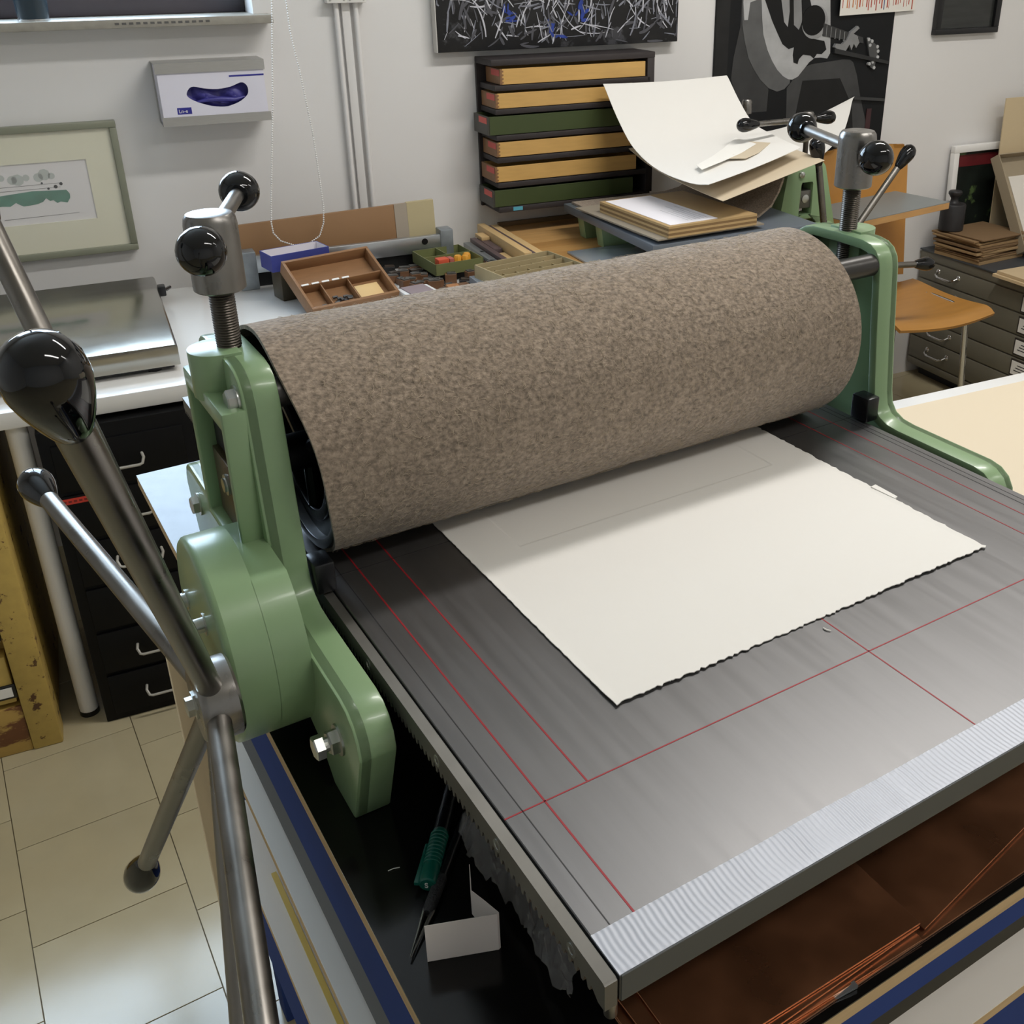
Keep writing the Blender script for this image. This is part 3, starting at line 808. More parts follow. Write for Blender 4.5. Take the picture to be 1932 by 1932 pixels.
# blue carton lid behind
cf = Frame(WF.m @ Vector((.352, -.192, LZ)), WYAW + math.radians(12.5))
cl = thing('blue_carton', 'open shallow blue carton with white inside behind the tilted box', 'carton', cf, (0, 0, 0))
m_blue = mat('blue_card', (58, 66, 140), .5); m_whitecard = mat('white_card', (226, 220, 222), .7)
part('floor_card', MB().box(.002, .148, .002, .068, .078, .081), m_whitecard, cl)
for a in ((0, .15, 0, .002), (0, .15, .068, .07), (0, .002, .002, .068), (.148, .15, .002, .068)): part('card_wall', MB().box(a[0], a[1], a[2], a[3], .078, .118), m_blue, cl)
for a in ((.002, .148, .0672, .0682), (.002, .0028, .002, .068), (.1472, .148, .002, .068)): part('lining', MB().box(a[0], a[1], a[2], a[3], .081, .1175), m_whitecard, cl)
part('lower_tin', MB().box(.02, .14, .006, .066, 0, .078), mat('dark_tin', (74, 66, 50), .4, .3, var=.3, scale=18), cl, .003)
# mauve-lidded box
mf = Frame(WF.m @ Vector((.640, -.385, LZ)), WYAW + math.radians(8))
mv = thing('mauve_box', 'white box with a mauve-grey lid in front of the type blocks', 'box', mf, (0, 0, 0))
part('body', MB().box(0, .082, -.05, .10, 0, .026), m_white, mv, .003)
part('lid', MB().box(.010, .070, -.045, .097, .026, .0285), mat('mauve_card', (142, 126, 128), .6), mv)
# type blocks, dark wood letters
m_tb = [mat('dark_type_wood', (62, 52, 44), .5, var=.25, scale=30), mat('grey_type_face', (86, 84, 80), .45, .2, var=.3, scale=40), mat('brown_type_wood', (112, 78, 52), .5, var=.2, scale=30), mat('black_type', (28, 27, 27), .5)]
spots = []
for k in range(46):
    for tr in range(40):
        x = rnd.uniform(.655, .965); y = rnd.uniform(-.335, -.06)
        if x < .735 and y < -.27: continue
        if .735 < x < .915 and y > -.215: continue
        if x > .845 and y < -.235: continue
        if all((x - a) ** 2 + (y - b) ** 2 > .026 ** 2 for a, b in spots): break
    else: continue
    spots.append((x, y))
    w_, d_, h_ = rnd.uniform(.018, .034), rnd.uniform(.014, .026), rnd.choice((.023, .023, .03, .018))
    f = WF.sub(x, y, LZ, rnd.uniform(-.5, .5))
    ti = rnd.choice((0, 0, 1, 1, 2, 3))
    t = thing('type_block', 'dark used wooden type block in the pile beside the tilted box', 'type block', f, (0, 0, 0), 'wooden type blocks on the table')
    part('body', MB().box(-w_ / 2, w_ / 2, -d_ / 2, d_ / 2, 0, h_ - .003), m_tb[2 if ti != 3 else 3], t, .0006, 1)
    q = rnd.uniform(.3, .5)
    part('letter_face', MB().prism([(-w_ * q, -d_ * .42), (w_ * .45, -d_ * .42), (w_ * .45, -d_ * .1), (w_ * (.2 - q), 0), (w_ * .42, d_ * .42), (-w_ * q, d_ * .42)], h_ - .0032, h_, FZ), m_tb[1 if ti != 3 else 0], t)
# green metal tray with compartments
gf = Frame(WF.m @ Vector((.752, -.212, LZ + .022)), WYAW + math.radians(5))
gt = thing('green_tin_tray', 'olive green tin tray with three compartments among the type blocks', 'tray', gf, (0, 0, 0))
m_gt = mat('olive_tin', (112, 116, 74), .45, var=.06, scale=20)
GW, GD, GH = .135, .158, .030
part('bottom', MB().box(0, GW, 0, GD, 0, .002), m_gt, gt)
for a in ((0, GW, 0, .002), (0, GW, GD - .002, GD), (0, .002, 0, GD), (GW - .002, GW, 0, GD), (.002, GW - .002, .078, .080), (.066, .068, .080, GD - .002)): part('tray_wall', MB().box(a[0], a[1], a[2], a[3], .002, GH), m_gt, gt)
part('support_block', MB().box(.02, GW - .02, .02, GD - .02, -.022, 0), m_tb[3], gt)
solo('orange_block', MB().box(.022, .052, .030, .058, .002, .032), mat('orange_red', (206, 84, 54), .5), 'orange-red block in the front compartment of the olive tray', 'block', frame=gf, bev=.002)
solo('pink_block', MB().box(.055, .068, .034, .060, .002, .030), mat('dull_pink', (176, 96, 84), .5), 'dull pink block beside the orange one in the olive tray', 'block', frame=gf, bev=.002)
for k, (x, y) in enumerate(((.082, .045), (.100, .036), (.112, .055))):
    solo('yellow_block', MB().lathe((x, y, .002), (0, 0, 1), [(0, .011), (.026, .011), (.031, .008)], 7), mat('amber_yellow', (222, 156, 48), .45), ('amber yellow lump nearest the orange block', 'amber yellow lump at the front of the olive tray', 'amber yellow lump at the right end of the olive tray')[k], 'block', frame=gf)
# beige type case with grid
cf2 = Frame(WF.m @ Vector((.848, -.492, LZ)), WYAW + math.radians(11))
tc = thing('type_case', 'beige metal type case divided into small compartments', 'type case', cf2, (0, 0, 0))
m_tc = mat('beige_tin', (170, 154, 118), .5, var=.08, scale=20)
CW, CD, CH = .220, .168, .073
part('bottom', MB().box(0, CW, 0, CD, 0, .003), m_tc, tc)
for a in ((0, CW, 0, .003), (0, CW, CD - .003, CD), (0, .003, 0, CD), (CW - .003, CW, 0, CD)): part('case_wall', MB().box(a[0], a[1], a[2], a[3], .003, CH), m_tc, tc)
for y in (.052, .096, .134): part('divider', MB().box(.003, CW - .003, y, y + .002, .003, CH - .003), m_tc, tc)
for r_, (y0, y1) in enumerate(((.003, .052), (.054, .096), (.098, .134), (.136, .165))):
    for k in range(1, 6): part('divider', MB().box(k * .0365, k * .0365 + .0018, y0, y1, .003, CH - .012), m_tc, tc)
for k, (x, y) in enumerate(((.02, .02), (.10, .03), (.14, .075), (.19, .12), (.22, .03))): solo('wood_peg', MB().box(x, x + .012, y, y + .012, .003, .058), m_wood if k % 2 else m_tb[3], 'small wooden peg in a compartment of the beige type case', 'peg', frame=cf2, group='pegs in the type case')
# small blocks in front
for k, (x, y, w_, d_, h_, mm, lab) in enumerate(((.742, -.345, .030, .055, .030, mat('cherry_block', (170, 116, 72), .5), 'reddish wooden block beside the mauve-lidded box'), (.776, -.335, .026, .06, .026, m_tb[2], 'brown and grey wooden block right of the reddish one'), (.808, -.345, .026, .075, .040, mat('bluegrey_block', (140, 146, 152), .4, .3), 'blue-grey metal block in front of the type blocks'))):
    solo('printing_block', MB().box(x, x + w_, y - d_ / 2, y + d_ / 2, LZ, LZ + h_), mm, lab, 'block', frame=WF, bev=.001)
solo('wood_cone', MB().lathe((.858, -.262, LZ + .035), (1, -.5, -.1), [(0, .003), (.02, .009), (.034, .011), (.035, .008)], 16), m_wood, 'small turned wooden cone on the type blocks by the beige case', 'wooden cone', frame=WF)
# wooden furniture bars
m_bar = mat('maple_bar', (202, 170, 120), .5, var=.07, scale=8, stretch=(10, 2, 10)); m_bar2 = mat('purple_brown_bar', (88, 72, 72), .5, var=.08, scale=12)
for k, (x, y0, y1, w_, h0, h1, mm, lab) in enumerate((
        (.918, -.24, .05, .020, 0, .030, mat('grey_steel_bar', (128, 132, 132), .4, .5), 'grey steel bar leftmost of the long bars'),
        (.942, -.22, .06, .016, .0, .038, m_bar2, 'dark purple-brown long bar next to the grey steel one'),
        (.962, -.25, -.10, .022, 0, .030, m_bar, 'short pale maple bar in front of the dark ones'),
        (.962, -.08, .06, .024, 0, .036, m_bar2, 'short dark bar lying behind the short maple one'),
        (.963, .02, .075, .024, .036, .046, m_bar, 'pale maple offcut on top of the short dark bar'),
        (.990, -.23, .13, .022, 0, .058, m_bar, 'tall pale maple bar lying along the table edge'),
        (1.014, -.235, .12, .014, 0, .052, m_bar2, 'thin dark bar between the two maple bars'),
        (1.030, -.215, .13, .022, 0, .050, m_bar, 'pale maple bar next to the wooden table'))):
    solo('furniture_bar', MB().box(x, x + w_, y0, y1, LZ + h0, LZ + h1), mm, lab, 'wooden bar', frame=WF, bev=.001, group='long printing bars')

# ================================================================== wooden table with the small press
wt = thing('wooden_table', 'wooden strip-board table carrying the small green press', 'table', WF, (1.5, -.05, 0))
WZ = .762
m_oak = mat('oak_strip', (186, 142, 86), .35, var=.12, scale=4, stretch=(2, 12, 12))
nst = 9
for k in range(nst):
    y0 = -.318 + k * .0560
    x = 1.078
    while x < 1.985:
        ln = min(rnd.uniform(.22, .4), 1.985 - x)
        c = rnd.choice(((186, 142, 86), (176, 132, 78), (196, 152, 96), (168, 126, 74)))
        part('strip_board', MB().box(x + .0004, x + ln - .0004, y0 + .0004, y0 + .0556, WZ - .026, WZ), mat('oak_%d_%d_%d' % c, c, .35, var=.1, scale=4, stretch=(2, 14, 14)), wt)
        x += ln
part('edge_strip', MB().box(1.078, 1.985, .186, .197, WZ - .026, WZ + .012), mat('table_upstand', (120, 96, 66), .5), wt)
for (x, y) in ((1.12, -.23), (1.94, -.23), (1.12, .14), (1.94, .14)): part('leg', MB().box(x - .025, x + .025, y - .025, y + .025, 0, WZ - .026), m_wood, wt, .002)

sp = thing('small_press', 'small green table press with tee handle and black knobs at the back', 'printing press', WF, (1.65, -.25, WZ))
part('bed', MB().box(1.222, 1.72, -.50, .03, .826, .848), mat('grey_blue_bed', (110, 118, 128), .4, .2), sp, .001)
for (x, y) in ((1.262, -.115), (1.262, .0)): part('foot', MB().hexa([(x - .012, y - .06, WZ), (x + .085, y - .06, WZ), (x + .085, y - .02, WZ), (x - .012, y - .02, WZ), (x - .022, y - .06, .826), (x + .095, y - .06, .826), (x + .095, y - .02, .826), (x - .022, y - .02, .826)]), m_green, sp, .002)
for yy, nm in ((-.275, 0), (.03, 1)):
    A = [(1.752, WZ), (1.795, WZ), (1.800, .800), (1.905, .800), (1.912, WZ), (1.958, WZ), (1.905, .945), (1.896, .9565), (1.786, .9565), (1.778, .945)]
    B_ = [(1.823, .812), (1.828, .812), (1.832, .812), (1.86, .812), (1.864, .812), (1.868, .812), (1.866, .90), (1.863, .905), (1.829, .905), (1.826, .90)]
    fr_ = part('side_frame', MB().ringprism(A, B_, yy, yy + .045, FY), m_green, sp, .002)
    part('bearing', MB().box(1.826, 1.866, yy + .006, yy + .036, .830, .880), m_rack, fr_, .001)
    part('bearing_bolt', MB().lathe((1.846, yy + .006, .857), (0, -1, 0), [(0, .012), (.003, .012), (.004, .008)], 18), m_bolt, fr_)
    part('frame_bolt', MB().lathe((1.823, yy, .928), (0, -1, 0), [(0, .010), (.005, .009), (.008, .004)], 14), m_bolt, fr_)
    part('screw', MB().cyl((1.845, yy + .022, .95), (1.845, yy + .022, 1.075), .0075, n=14), m_thread, fr_)
    cap_ = part('tee_cap', MB().lathe((1.845, yy + .022, 1.055), (0, 0, 1), [(0, .016), (.036, .016), (.041, .013)], 22), m_steel, sp)
    if nm == 0:
        part('tee_bar', MB().cyl((1.655, yy + .022, 1.074), (1.90, yy + .022, 1.076), .0080, n=12), m_steel, cap_)
        part('tee_knob', MB().lathe((1.682, yy + .022, 1.074), (-1, 0, 0), [(t * .070, r * .0190) for t, r in EGG], 18), m_blackgloss, cap_, ang=60)
        part('tee_knob', MB().lathe((1.868, yy + .022, 1.0757), (1, 0, 0), [(t * .070, r * .0190) for t, r in EGG], 18), m_blackgloss, cap_, ang=60)
part('roller', MB().cyl((1.845, -.23, .895), (1.845, .03, .895), .042, n=32), m_steel, sp)
hc = Vector((1.866, -.375, .675))
hb = part('wheel_hub', MB().lathe((hc.x, -.335, hc.z), (0, -1, 0), [(0, .026), (.050, .026), (.054, .022)], 28), m_steel, sp)
part('wheel_shaft', MB().cyl((hc.x, .05, hc.z), (hc.x, -.34, hc.z), .012, n=16), m_steel, sp)
part('shaft_bracket', MB().box(hc.x - .03, hc.x + .03, -.336, -.319, hc.z - .03, .80), m_green, sp, .002)
for k, (kx, kz) in enumerate(((1.806, 1.000), (2.110, .961), (2.233, .639), (1.95, .36), (1.62, .42), (1.51, .74))):
    kp = Vector((kx, -.36, kz)); d = (kp - hc).normalized(); ln = (kp - hc).length
    part('wheel_spoke', MB().cyl(hc, hc + d * (ln - .01), .0095, n=12), m_rod, hb)
    part('wheel_knob', MB().lathe(hc + d * (ln - .034), d, [(t * .080, r * .0215) for t, r in EGG], 18), m_blackgloss, hb, ang=60)

# felt rising from the bed of the small press
fc = [(1.24, .8545), (1.36, .8545), (1.48, .8545), (1.545, .8555), (1.595, .864), (1.632, .888), (1.652, .922), (1.660, .944), (1.664, .958)]
rows = []
for k in range(17):
    t = k / 16; y = -.405 + t * .42
    rows.append([(x, y, z) for x, z in fc])
solo('felt_blanket', MB().sheet(rows, .006), m_felt, 'grey-brown felt curling up from the bed of the small press', 'felt blanket', frame=WF, ang=70)
# plywood board with letter sheet
pf = Frame(WF.m @ Vector((1.262, -.505, .8560)), WYAW + math.radians(4))
pb = thing('plywood_board', 'thick plywood board lying on the small press bed', 'plywood', pf, (0, 0, 0))
for k in range(5): part('ply', MB().box(0, .272, 0, .335, .0062 + k * .0058, .0062 + (k + 1) * .0058 - .0002), mat('ply_light' if k % 2 == 0 else 'ply_dark', (184, 154, 108) if k % 2 == 0 else (132, 104, 68), .6, var=.05, scale=20), pb)
solo('grey_board', MB().box(-.028, .30, .004, .42, .0020, .0058), mat('warm_grey_board', (146, 136, 120), .8), 'thin grey board under the plywood board', 'board', frame=pf)
solo('letter_sheet', MB().box(.012, .155, .010, .325, .0353, .0361), mat('white_print_paper', (242, 238, 242), .8), 'white sheet with printed lines lying on the plywood board', 'paper sheet', frame=pf)
lines = MB()
for k in range(6): lines.box(.078 + k * .012, .0788 + k * .012, .03, .03 + rnd.uniform(.08, .16), .0361, .0363)
part('text_lines', lines, mat('grey_ink', (150, 148, 152), .8), bpy.data.objects['letter_sheet'], kind='stuff')

# curved papers over the small press
Lc = [(-.040, 1.168), (-.029, 1.160), (.054, 1.084), (.150, 1.020), (.284, .985), (.447, .980), (.533, .991)]
Rc = [(-.025, 1.172), (-.013, 1.164), (.049, 1.109), (.123, 1.058), (.205, 1.040), (.282, 1.029), (.36, 1.022)]


def curl(Lc, Rc, s0, s1, sag, n=26, twist=0.0):
    def samp(C, t):
        k = t * (len(C) - 1); i = min(int(k), len(C) - 2); f = k - i
        f2 = f
        p = [C[max(i - 1, 0)], C[i], C[i + 1], C[min(i + 2, len(C) - 1)]]
        cr = lambda a, b, c, d: .5 * ((2 * b) + (c - a) * f2 + (2 * a - 5 * b + 4 * c - d) * f2 ** 2 + (-a + 3 * b - 3 * c + d) * f2 ** 3)
        return cr(*[q[0] for q in p]), cr(*[q[1] for q in p])
    rows = []
    for i in range(n):
        t = i / (n - 1); row = []
        a = samp(Lc, t); b = samp(Rc, t)
        for j in range(14):
            u = j / 13
            row.append((s0 + (s1 - s0) * u + twist * t * u, -(a[0] + (b[0] - a[0]) * u), a[1] + (b[1] - a[1]) * u - sag * math.sin(PI * u)))
        rows.append(row)
    return rows


solo('curved_paper', MB().sheet(curl(Lc, Rc, 1.352, 1.750, .004), .0012), m_paper, 'large white sheet curling upwards over the small press', 'paper', frame=WF, ang=60)
L2 = [(0.02, .996), (.12, .973), (.24, .957), (.36, .949), (.45, .945), (.52, .943)]
R2 = [(-.06, 1.03), (.05, 1.018), (.15, 1.008), (.25, 1.0), (.33, .995), (.40, .990)]
solo('cream_paper', MB().sheet(curl(L2, R2, 1.405, 1.80, .0), .0010), m_cream, 'cream sheet drooping below the large curled white one', 'paper', frame=WF, ang=60)
L3 = [(-.09, .985), (.03, .97), (.15, .962), (.25, .956)]
R3 = [(-.02, 1.085), (.03, 1.045), (.08, 1.008), (.12, .985)]
solo('back_paper', MB().sheet(curl(L3, R3, 1.78, 2.225, .03, twist=-.16), .0010), m_paper, 'white paper with a pointed corner rising behind the tee handle', 'paper', frame=WF, ang=60)
PSZ = lambda s_, d_: (s_, -d_, 1.0)
solo('paper_strip', MB().sheet([[(1.432, -.345, 1.000), (1.418, -.395, .998)], [(1.505, -.30, 1.008), (1.50, -.358, 1.005)], [(1.575, -.25, 1.018), (1.585, -.315, 1.012)], [(1.650, -.19, 1.032), (1.670, -.265, 1.024)]], .0008), mat('white_strip', (246, 243, 236), .8), 'narrow white paper strip lying on the large curled sheet', 'paper strip', frame=WF)
solo('yellow_slip', MB().sheet([[(1.53, -.338, 1.0075), (1.57, -.365, 1.0085)], [(1.60, -.285, 1.0145), (1.63, -.335, 1.0135)], [(1.665, -.232, 1.0265), (1.71, -.275, 1.0250)]], .0008), m_cream, 'pale yellow paper slip beside the white strip on the curled sheet', 'paper strip', frame=WF)
solo('metal_plate', MB().box(1.135, 1.40, -.315, -.180, WZ + .001, WZ + .006), mat('zinc_plate', (168, 178, 186), .25, .5), 'bluish zinc plate lying on the wooden table before the small press', 'plate', frame=WF, bev=.0006)

# ================================================================== right back corner
gtab = Frame(WF.m @ Vector((2.507, -.16, 0)), WYAW + math.radians(11))
g = thing('grey_table', 'grey linoleum table with wooden edge in front of the orange chair back', 'table', gtab, (-.3, .2, 0))
part('table_top', MB().box(-.465, 0, 0, .215, .7585, .7605), mat('grey_lino', (128, 134, 134), .38, var=.03, scale=10), g)
part('top_core', MB().box(-.465, 0, 0, .215, .738, .7585), m_wood, g, .0008, 1)
for (x, y) in ((-.38, .04), (-.44, .04), (-.38, .18), (-.44, .18)): part('leg', MB().cyl((x, y, 0), (x, y, .738), .014, n=14), m_chrome, g)

# orange plywood chair
ch = thing('plywood_chair', 'orange-brown bent plywood chair with thin steel legs', 'chair', WF, (2.4, -.15, 0))
rows = []
sx0, sx1, sy0, sy1 = 2.185, 2.585, -.352, .02
for i in range(19):
    v = i / 18; y = sy0 + (sy1 - sy0) * v; row = []
    for j in range(17):
        u = j / 16
        wd = 1.0 - .10 * v - (.03 * ((.12 - v) / .12) ** 2 if v < .12 else 0)
        x = (sx0 + sx1) / 2 + (u - .5) * (sx1 - sx0) * wd
        yy = y - .018 * math.sin(PI * u) * (1 - v)
        z = .450 - .010 * math.sin(PI * u) - .012 * math.sin(PI * min(1, v * 1.1)) - (.020 * ((.14 - v) / .14) ** 2 if v < .14 else 0)
        row.append((x, yy, z))
    rows.append(row)
part('seat', MB().sheet(rows, .011), m_orange, ch, ang=60)
rows = []
for i in range(17):
    v = i / 16; z = .462 + .44 * v; row = []
    for j in range(15):
        u = j / 14; wd = .335 + .035 * v - (.05 * ((v - .9) / .1) ** 2 if v > .9 else 0)
        x = 2.375 + (u - .5) * wd
        y = .055 + .075 * v + .03 * math.sin(PI * u) - .01
        row.append((x, y, z))
    rows.append(row)
part('backrest', MB().sheet(rows, .011), m_orange, ch, ang=60)
for (x, y, xb, yb, yt) in ((2.235, -.27, 2.215, -.29, -.05), (2.535, -.27, 2.565, -.29, -.05), (2.245, -.02, 2.215, .145, -.10), (2.525, -.02, 2.555, .145, -.10)):
    part('leg', MB().tube([(x + (.0), yt, .428), (x, y * .7 + yt * .3, .427), (x, y, .418), (x + (xb - x) * .15, y + (yb - y) * .15, .385), (xb, yb, .008)], .0105, 12), m_chrome, ch)
for x in (2.245, 2.525): part('back_bracket', MB().tube([(x, -.02, .426), (x, .075, .43), (x, .10, .46), (x, .112, .56)], .009, 10), m_chrome, ch)

# flat file with drawers
m_file = mat('grey_green_steel', (116, 112, 98), .4, var=.03, scale=8)
ff_ = thing('flat_file', 'low grey-green steel flat file with wide drawers and label frames', 'flat file', WF, (3.15, -.5, 0))
FX0 = 2.75
part('carcass', MB().box(FX0 + .006, 3.6, -1.05, .19, .045, .492), m_file, ff_, .002)
part('top_panel', MB().box(FX0 - .004, 3.6, -1.055, .192, .4925, .4985), mat('dark_lino_top', (66, 70, 74), .4), ff_, .001)
part('plinth', MB().box(FX0 + .05, 3.58, -1.0, .17, 0, .045), mat('dark_plinth', (24, 26, 34), .5), ff_)
part('front_rail', MB().box(FX0, FX0 + .008, -1.05, .19, .462, .4915), m_file, ff_, .0015)
zs = [.050, .078, .165, .237, .313, .390, .459]
for k in range(6):
    dwv = part('drawer', MB().box(FX0 - .001, FX0 + .008, -1.045, .185, zs[k] + .0025, zs[k + 1] - .0025), m_file, ff_, .0015)
    if k == 0: continue
    zc = (zs[k] + zs[k + 1]) / 2
    for yc_ in (.04, -.75):
        part('handle', MB().tube([(FX0, yc_ + .05, zc + .008), (FX0 - .016, yc_ + .045, zc), (FX0 - .022, yc_ + .03, zc - .006), (FX0 - .022, yc_ - .03, zc - .006), (FX0 - .016, yc_ - .045, zc), (FX0, yc_ - .05, zc + .008)], .004, 8), m_chrome, dwv)
        for e in (.05, -.05): part('handle_rosette', MB().lathe((FX0, yc_ + e, zc + .008), (-1, 0, 0), [(0, .011), (.003, .009), (.006, .005)], 12), m_chrome, dwv)
    part('label_frame', MB().box(FX0 - .004, FX0, -.43, -.304, zc - .030, zc + .030), mat('dark_label_frame', (54, 48, 42), .4), dwv, .001)
    cd = part('label_card', MB().box(FX0 - .0052, FX0 - .0036, -.425, -.310, zc - .024, zc + .024), m_paper, dwv)
    tx = MB()
    for q in range(3): tx.box(FX0 - .0056, FX0 - .0051, -.37, -.335 + .006 * q, zc + .010 - q * .010, zc + .013 - q * .010)
    part('card_print', tx, mat('black_ink', (50, 50, 52), .8), dwv, kind='stuff')

# on the flat file: cardboard stack, weight, leaning frame, box, boards
m_cards = [mat('card_%d' % k, c, .85) for k, c in enumerate(((158, 130, 92), (136, 108, 74), (122, 96, 66), (146, 118, 82)))]
z = .4988; n = 11
for k in range(n):
    t = rnd.choice((.004, .006, .008)) if k not in (0, n - 1) else .012 if k == 0 else .004
    f = WF.sub(2.86, .055, 0, math.radians(rnd.uniform(-6, 6)) + math.radians(6))
    jx, jy = rnd.uniform(-.012, .012), rnd.uniform(-.012, .012)
    solo('cardboard_sheet', MB().box(-.125 + jx, .105 + jx, -.125 + jy, .075 + jy, z, z + t), m_cards[k % 4],
         'brown cardboard sheet on top of the stack, under the iron weight' if k == n - 1 else 'thickest grey cardboard at the bottom of the stack' if k == 0 else 'brown cardboard sheet inside the stack under the iron weight', 'cardboard', frame=f, bev=.0006, seg=1, group='stacked cardboard sheets')
    z += t + .0016
STK = z - .0016
solo('iron_weight', MB().lathe((2.772, .085, STK + .0003), (0, 0, 1), [(0, .040), (.003, .043), (.088, .043), (.094, .040), (.097, .018), (.102, .014), (.112, .013), (.122, .019), (.128, .0235), (.135, .0235), (.139, .020), (.140, .001)], 36), mat('cast_iron', (44, 43, 44), .5, .2, var=.15, scale=40),
     'dark cast iron knob weight standing on the cardboard stack', 'weight', frame=WF, ang=40)
lf = thing('framed_print', 'white-framed picture with dark red and green print leaning on the wall', 'picture frame', WF, (3.0, .16, .4988))
P_ = lambda x, zt, dpt=0.0: (x, .170 + (zt - .4988) * .05 - dpt, zt)


def lbox(x0, x1, z0, z1, d0, d1):
    return MB().hexa([P_(x0, z0, d1), P_(x1, z0, d1), P_(x1, z0, d0), P_(x0, z0, d0), P_(x0, z1, d1), P_(x1, z1, d1), P_(x1, z1, d0), P_(x0, z1, d0)])


for a in ((2.822, 3.30, .838, .862), (2.822, 3.30, .4988, .523), (2.822, 2.846, .523, .838), (3.276, 3.30, .523, .838)): part('frame_bar', lbox(a[0], a[1], a[2], a[3], 0, .022), m_white, lf, .002)
mt_pr = mat('dark_floral_print', (26, 32, 28), .4, var=.6, scale=9, col2=(84, 104, 62), thr=.56)
part('print', lbox(2.846, 3.276, .523, .838, .0, .006), mt_pr, lf)
part('red_band', lbox(2.862, 3.276, .785, .826, .005, .0068), mat('dark_red_print', (98, 30, 34), .4, var=.3, scale=12), lf)
# shallow box propped up, with white paper in it
bx = thing('propped_box', 'shallow grey cardboard box propped on its edge holding white paper', 'box', WF, (3.1, -.05, .4988))
TT = math.radians(58)
Q = lambda u, v, wv: (2.945 + u, -.075 + v * math.cos(TT) - wv * math.sin(TT), .512 + v * math.sin(TT) + wv * math.cos(TT))


def qbox(u0, u1, v0, v1, w0, w1):
    return MB().hexa([Q(u0, v0, w0), Q(u1, v0, w0), Q(u1, v1, w0), Q(u0, v1, w0), Q(u0, v0, w1), Q(u1, v0, w1), Q(u1, v1, w1), Q(u0, v1, w1)])


m_gb = mat('grey_box_card', (158, 144, 120), .8, var=.03, scale=10)
part('back_card', qbox(0, .52, 0, .36, 0, .003), m_gb, bx)
for a in ((0, .52, 0, .003), (0, .52, .357, .36), (0, .003, .003, .357), (.517, .52, .003, .357)): part('box_wall', qbox(a[0], a[1], a[2], a[3], .003, .042), m_gb, bx, .0005, 1)
solo('white_sheet', qbox(.055, .50, .012, .285, .0036, .0052), mat('soft_white_paper', (222, 216, 206), .8), 'white sheet lying inside the propped grey box', 'paper', frame=WF)
solo('pale_panel', MB().hexa([(3.0, .118, .4988), (3.5, .118, .4988), (3.5, .122, .4988), (3.0, .122, .4988), (3.0, .138, 1.02), (3.5, .138, 1.02), (3.5, .142, 1.02), (3.0, .142, 1.02)]), mat('pale_buff_panel', (206, 186, 150), .6), 'tall pale buff panel leaning behind the propped box', 'panel', frame=WF)
for k in range(2):
    solo('birch_sheet', MB().box(2.70 + .008 * k, 3.15, -.62, -.205 - .01 * k, .4988 + k * .011, .5092 + k * .011), mat('birch_%d' % k, (206 - 8 * k, 184 - 8 * k, 146 - 6 * k), .6, var=.04, scale=10), ('lower pale birch panel overhanging the flat file edge', 'upper pale birch panel on the flat file')[k], 'panel', frame=WF, bev=.0006, seg=1)

# ================================================================== things on the wall
WY = .2                       # wall surface
# heating pipes with clamp
for x, lab in ((.6535, 'left white pipe running down the wall'), (.7045, 'right white pipe running down the wall')):
    hpz = thing('wall_pipe', lab, 'pipe', WF, (x, WY, .735), group='white wall pipes')
    part('pipe', MB().cyl((x, WY - .014, .3), (x, WY - .014, 2.9), .0065, n=16), m_wall, hpz)
    part('clamp', MB().box(x - .026, x + .026, WY - .034, WY - .001, 1.392, 1.412), m_white, hpz, .002)
    for e in (-.018, .018): part('clamp_screw', MB().lathe((x + e, WY - .034, 1.400), (0, -1, 0), [(0, .0035), (.0015, .0025)], 10), m_bolt, hpz)
part_tr = solo('pipe_cover', MB().box(.668, .690, WY - .012, WY - .0005, .3, 2.9), m_wall, 'flat white cover strip between the two wall pipes', 'cover strip', frame=WF, bev=.002)

# glove box in steel holder
gh = thing('glove_dispenser', 'stainless steel wall holder gripping the glove box', 'dispenser', WF, (.31, WY, 1.12))
m_ss = mat('satin_stainless', (186, 184, 180), .34, .55, var=.05, scale=30, stretch=(1, 1, 20))
part('back_plate', MB().box(.182, .438, WY - .004, WY - .001, 1.128, 1.272), m_ss, gh)
part('top_plate', MB().box(.182, .440, WY - .104, WY - .001, 1.2705, 1.2725), m_ss, gh)
part('top_lip', MB().box(.182, .440, WY - .1045, WY - .1025, 1.249, 1.2725), m_ss, gh)
part('bottom_plate', MB().box(.182, .442, WY - .104, WY - .001, 1.1265, 1.1285), m_ss, gh)
part('bottom_lip', MB().box(.182, .442, WY - .1045, WY - .1025, 1.1265, 1.148), m_ss, gh)
gb = thing('glove_box', 'white glove box with blue gloves showing in its curved opening', 'glove box', WF, (.31, WY - .05, 1.129))
m_gbx = mat('glove_carton', (226, 224, 236), .5)
hole = [(.247, 1.199), (.254, 1.212), (.266, 1.2165), (.290, 1.211), (.321, 1.208), (.353, 1.212), (.378, 1.2205), (.390, 1.215), (.394, 1.203), (.390, 1.190), (.373, 1.177), (.352, 1.169), (.333, 1.1655), (.302, 1.169), (.272, 1.179), (.254, 1.189)]
hs = []
for i in range(len(hole)):
    p = [Vector(hole[(i + k) % len(hole)]) for k in (-1, 0, 1, 2)]
    for f in (0, .33, .67): hs.append(tuple(.5 * ((2 * p[1]) + (p[2] - p[0]) * f + (2 * p[0] - 5 * p[1] + 4 * p[2] - p[3]) * f ** 2 + (-p[0] + 3 * p[1] - 3 * p[2] + p[3]) * f ** 3)))
hole = hs
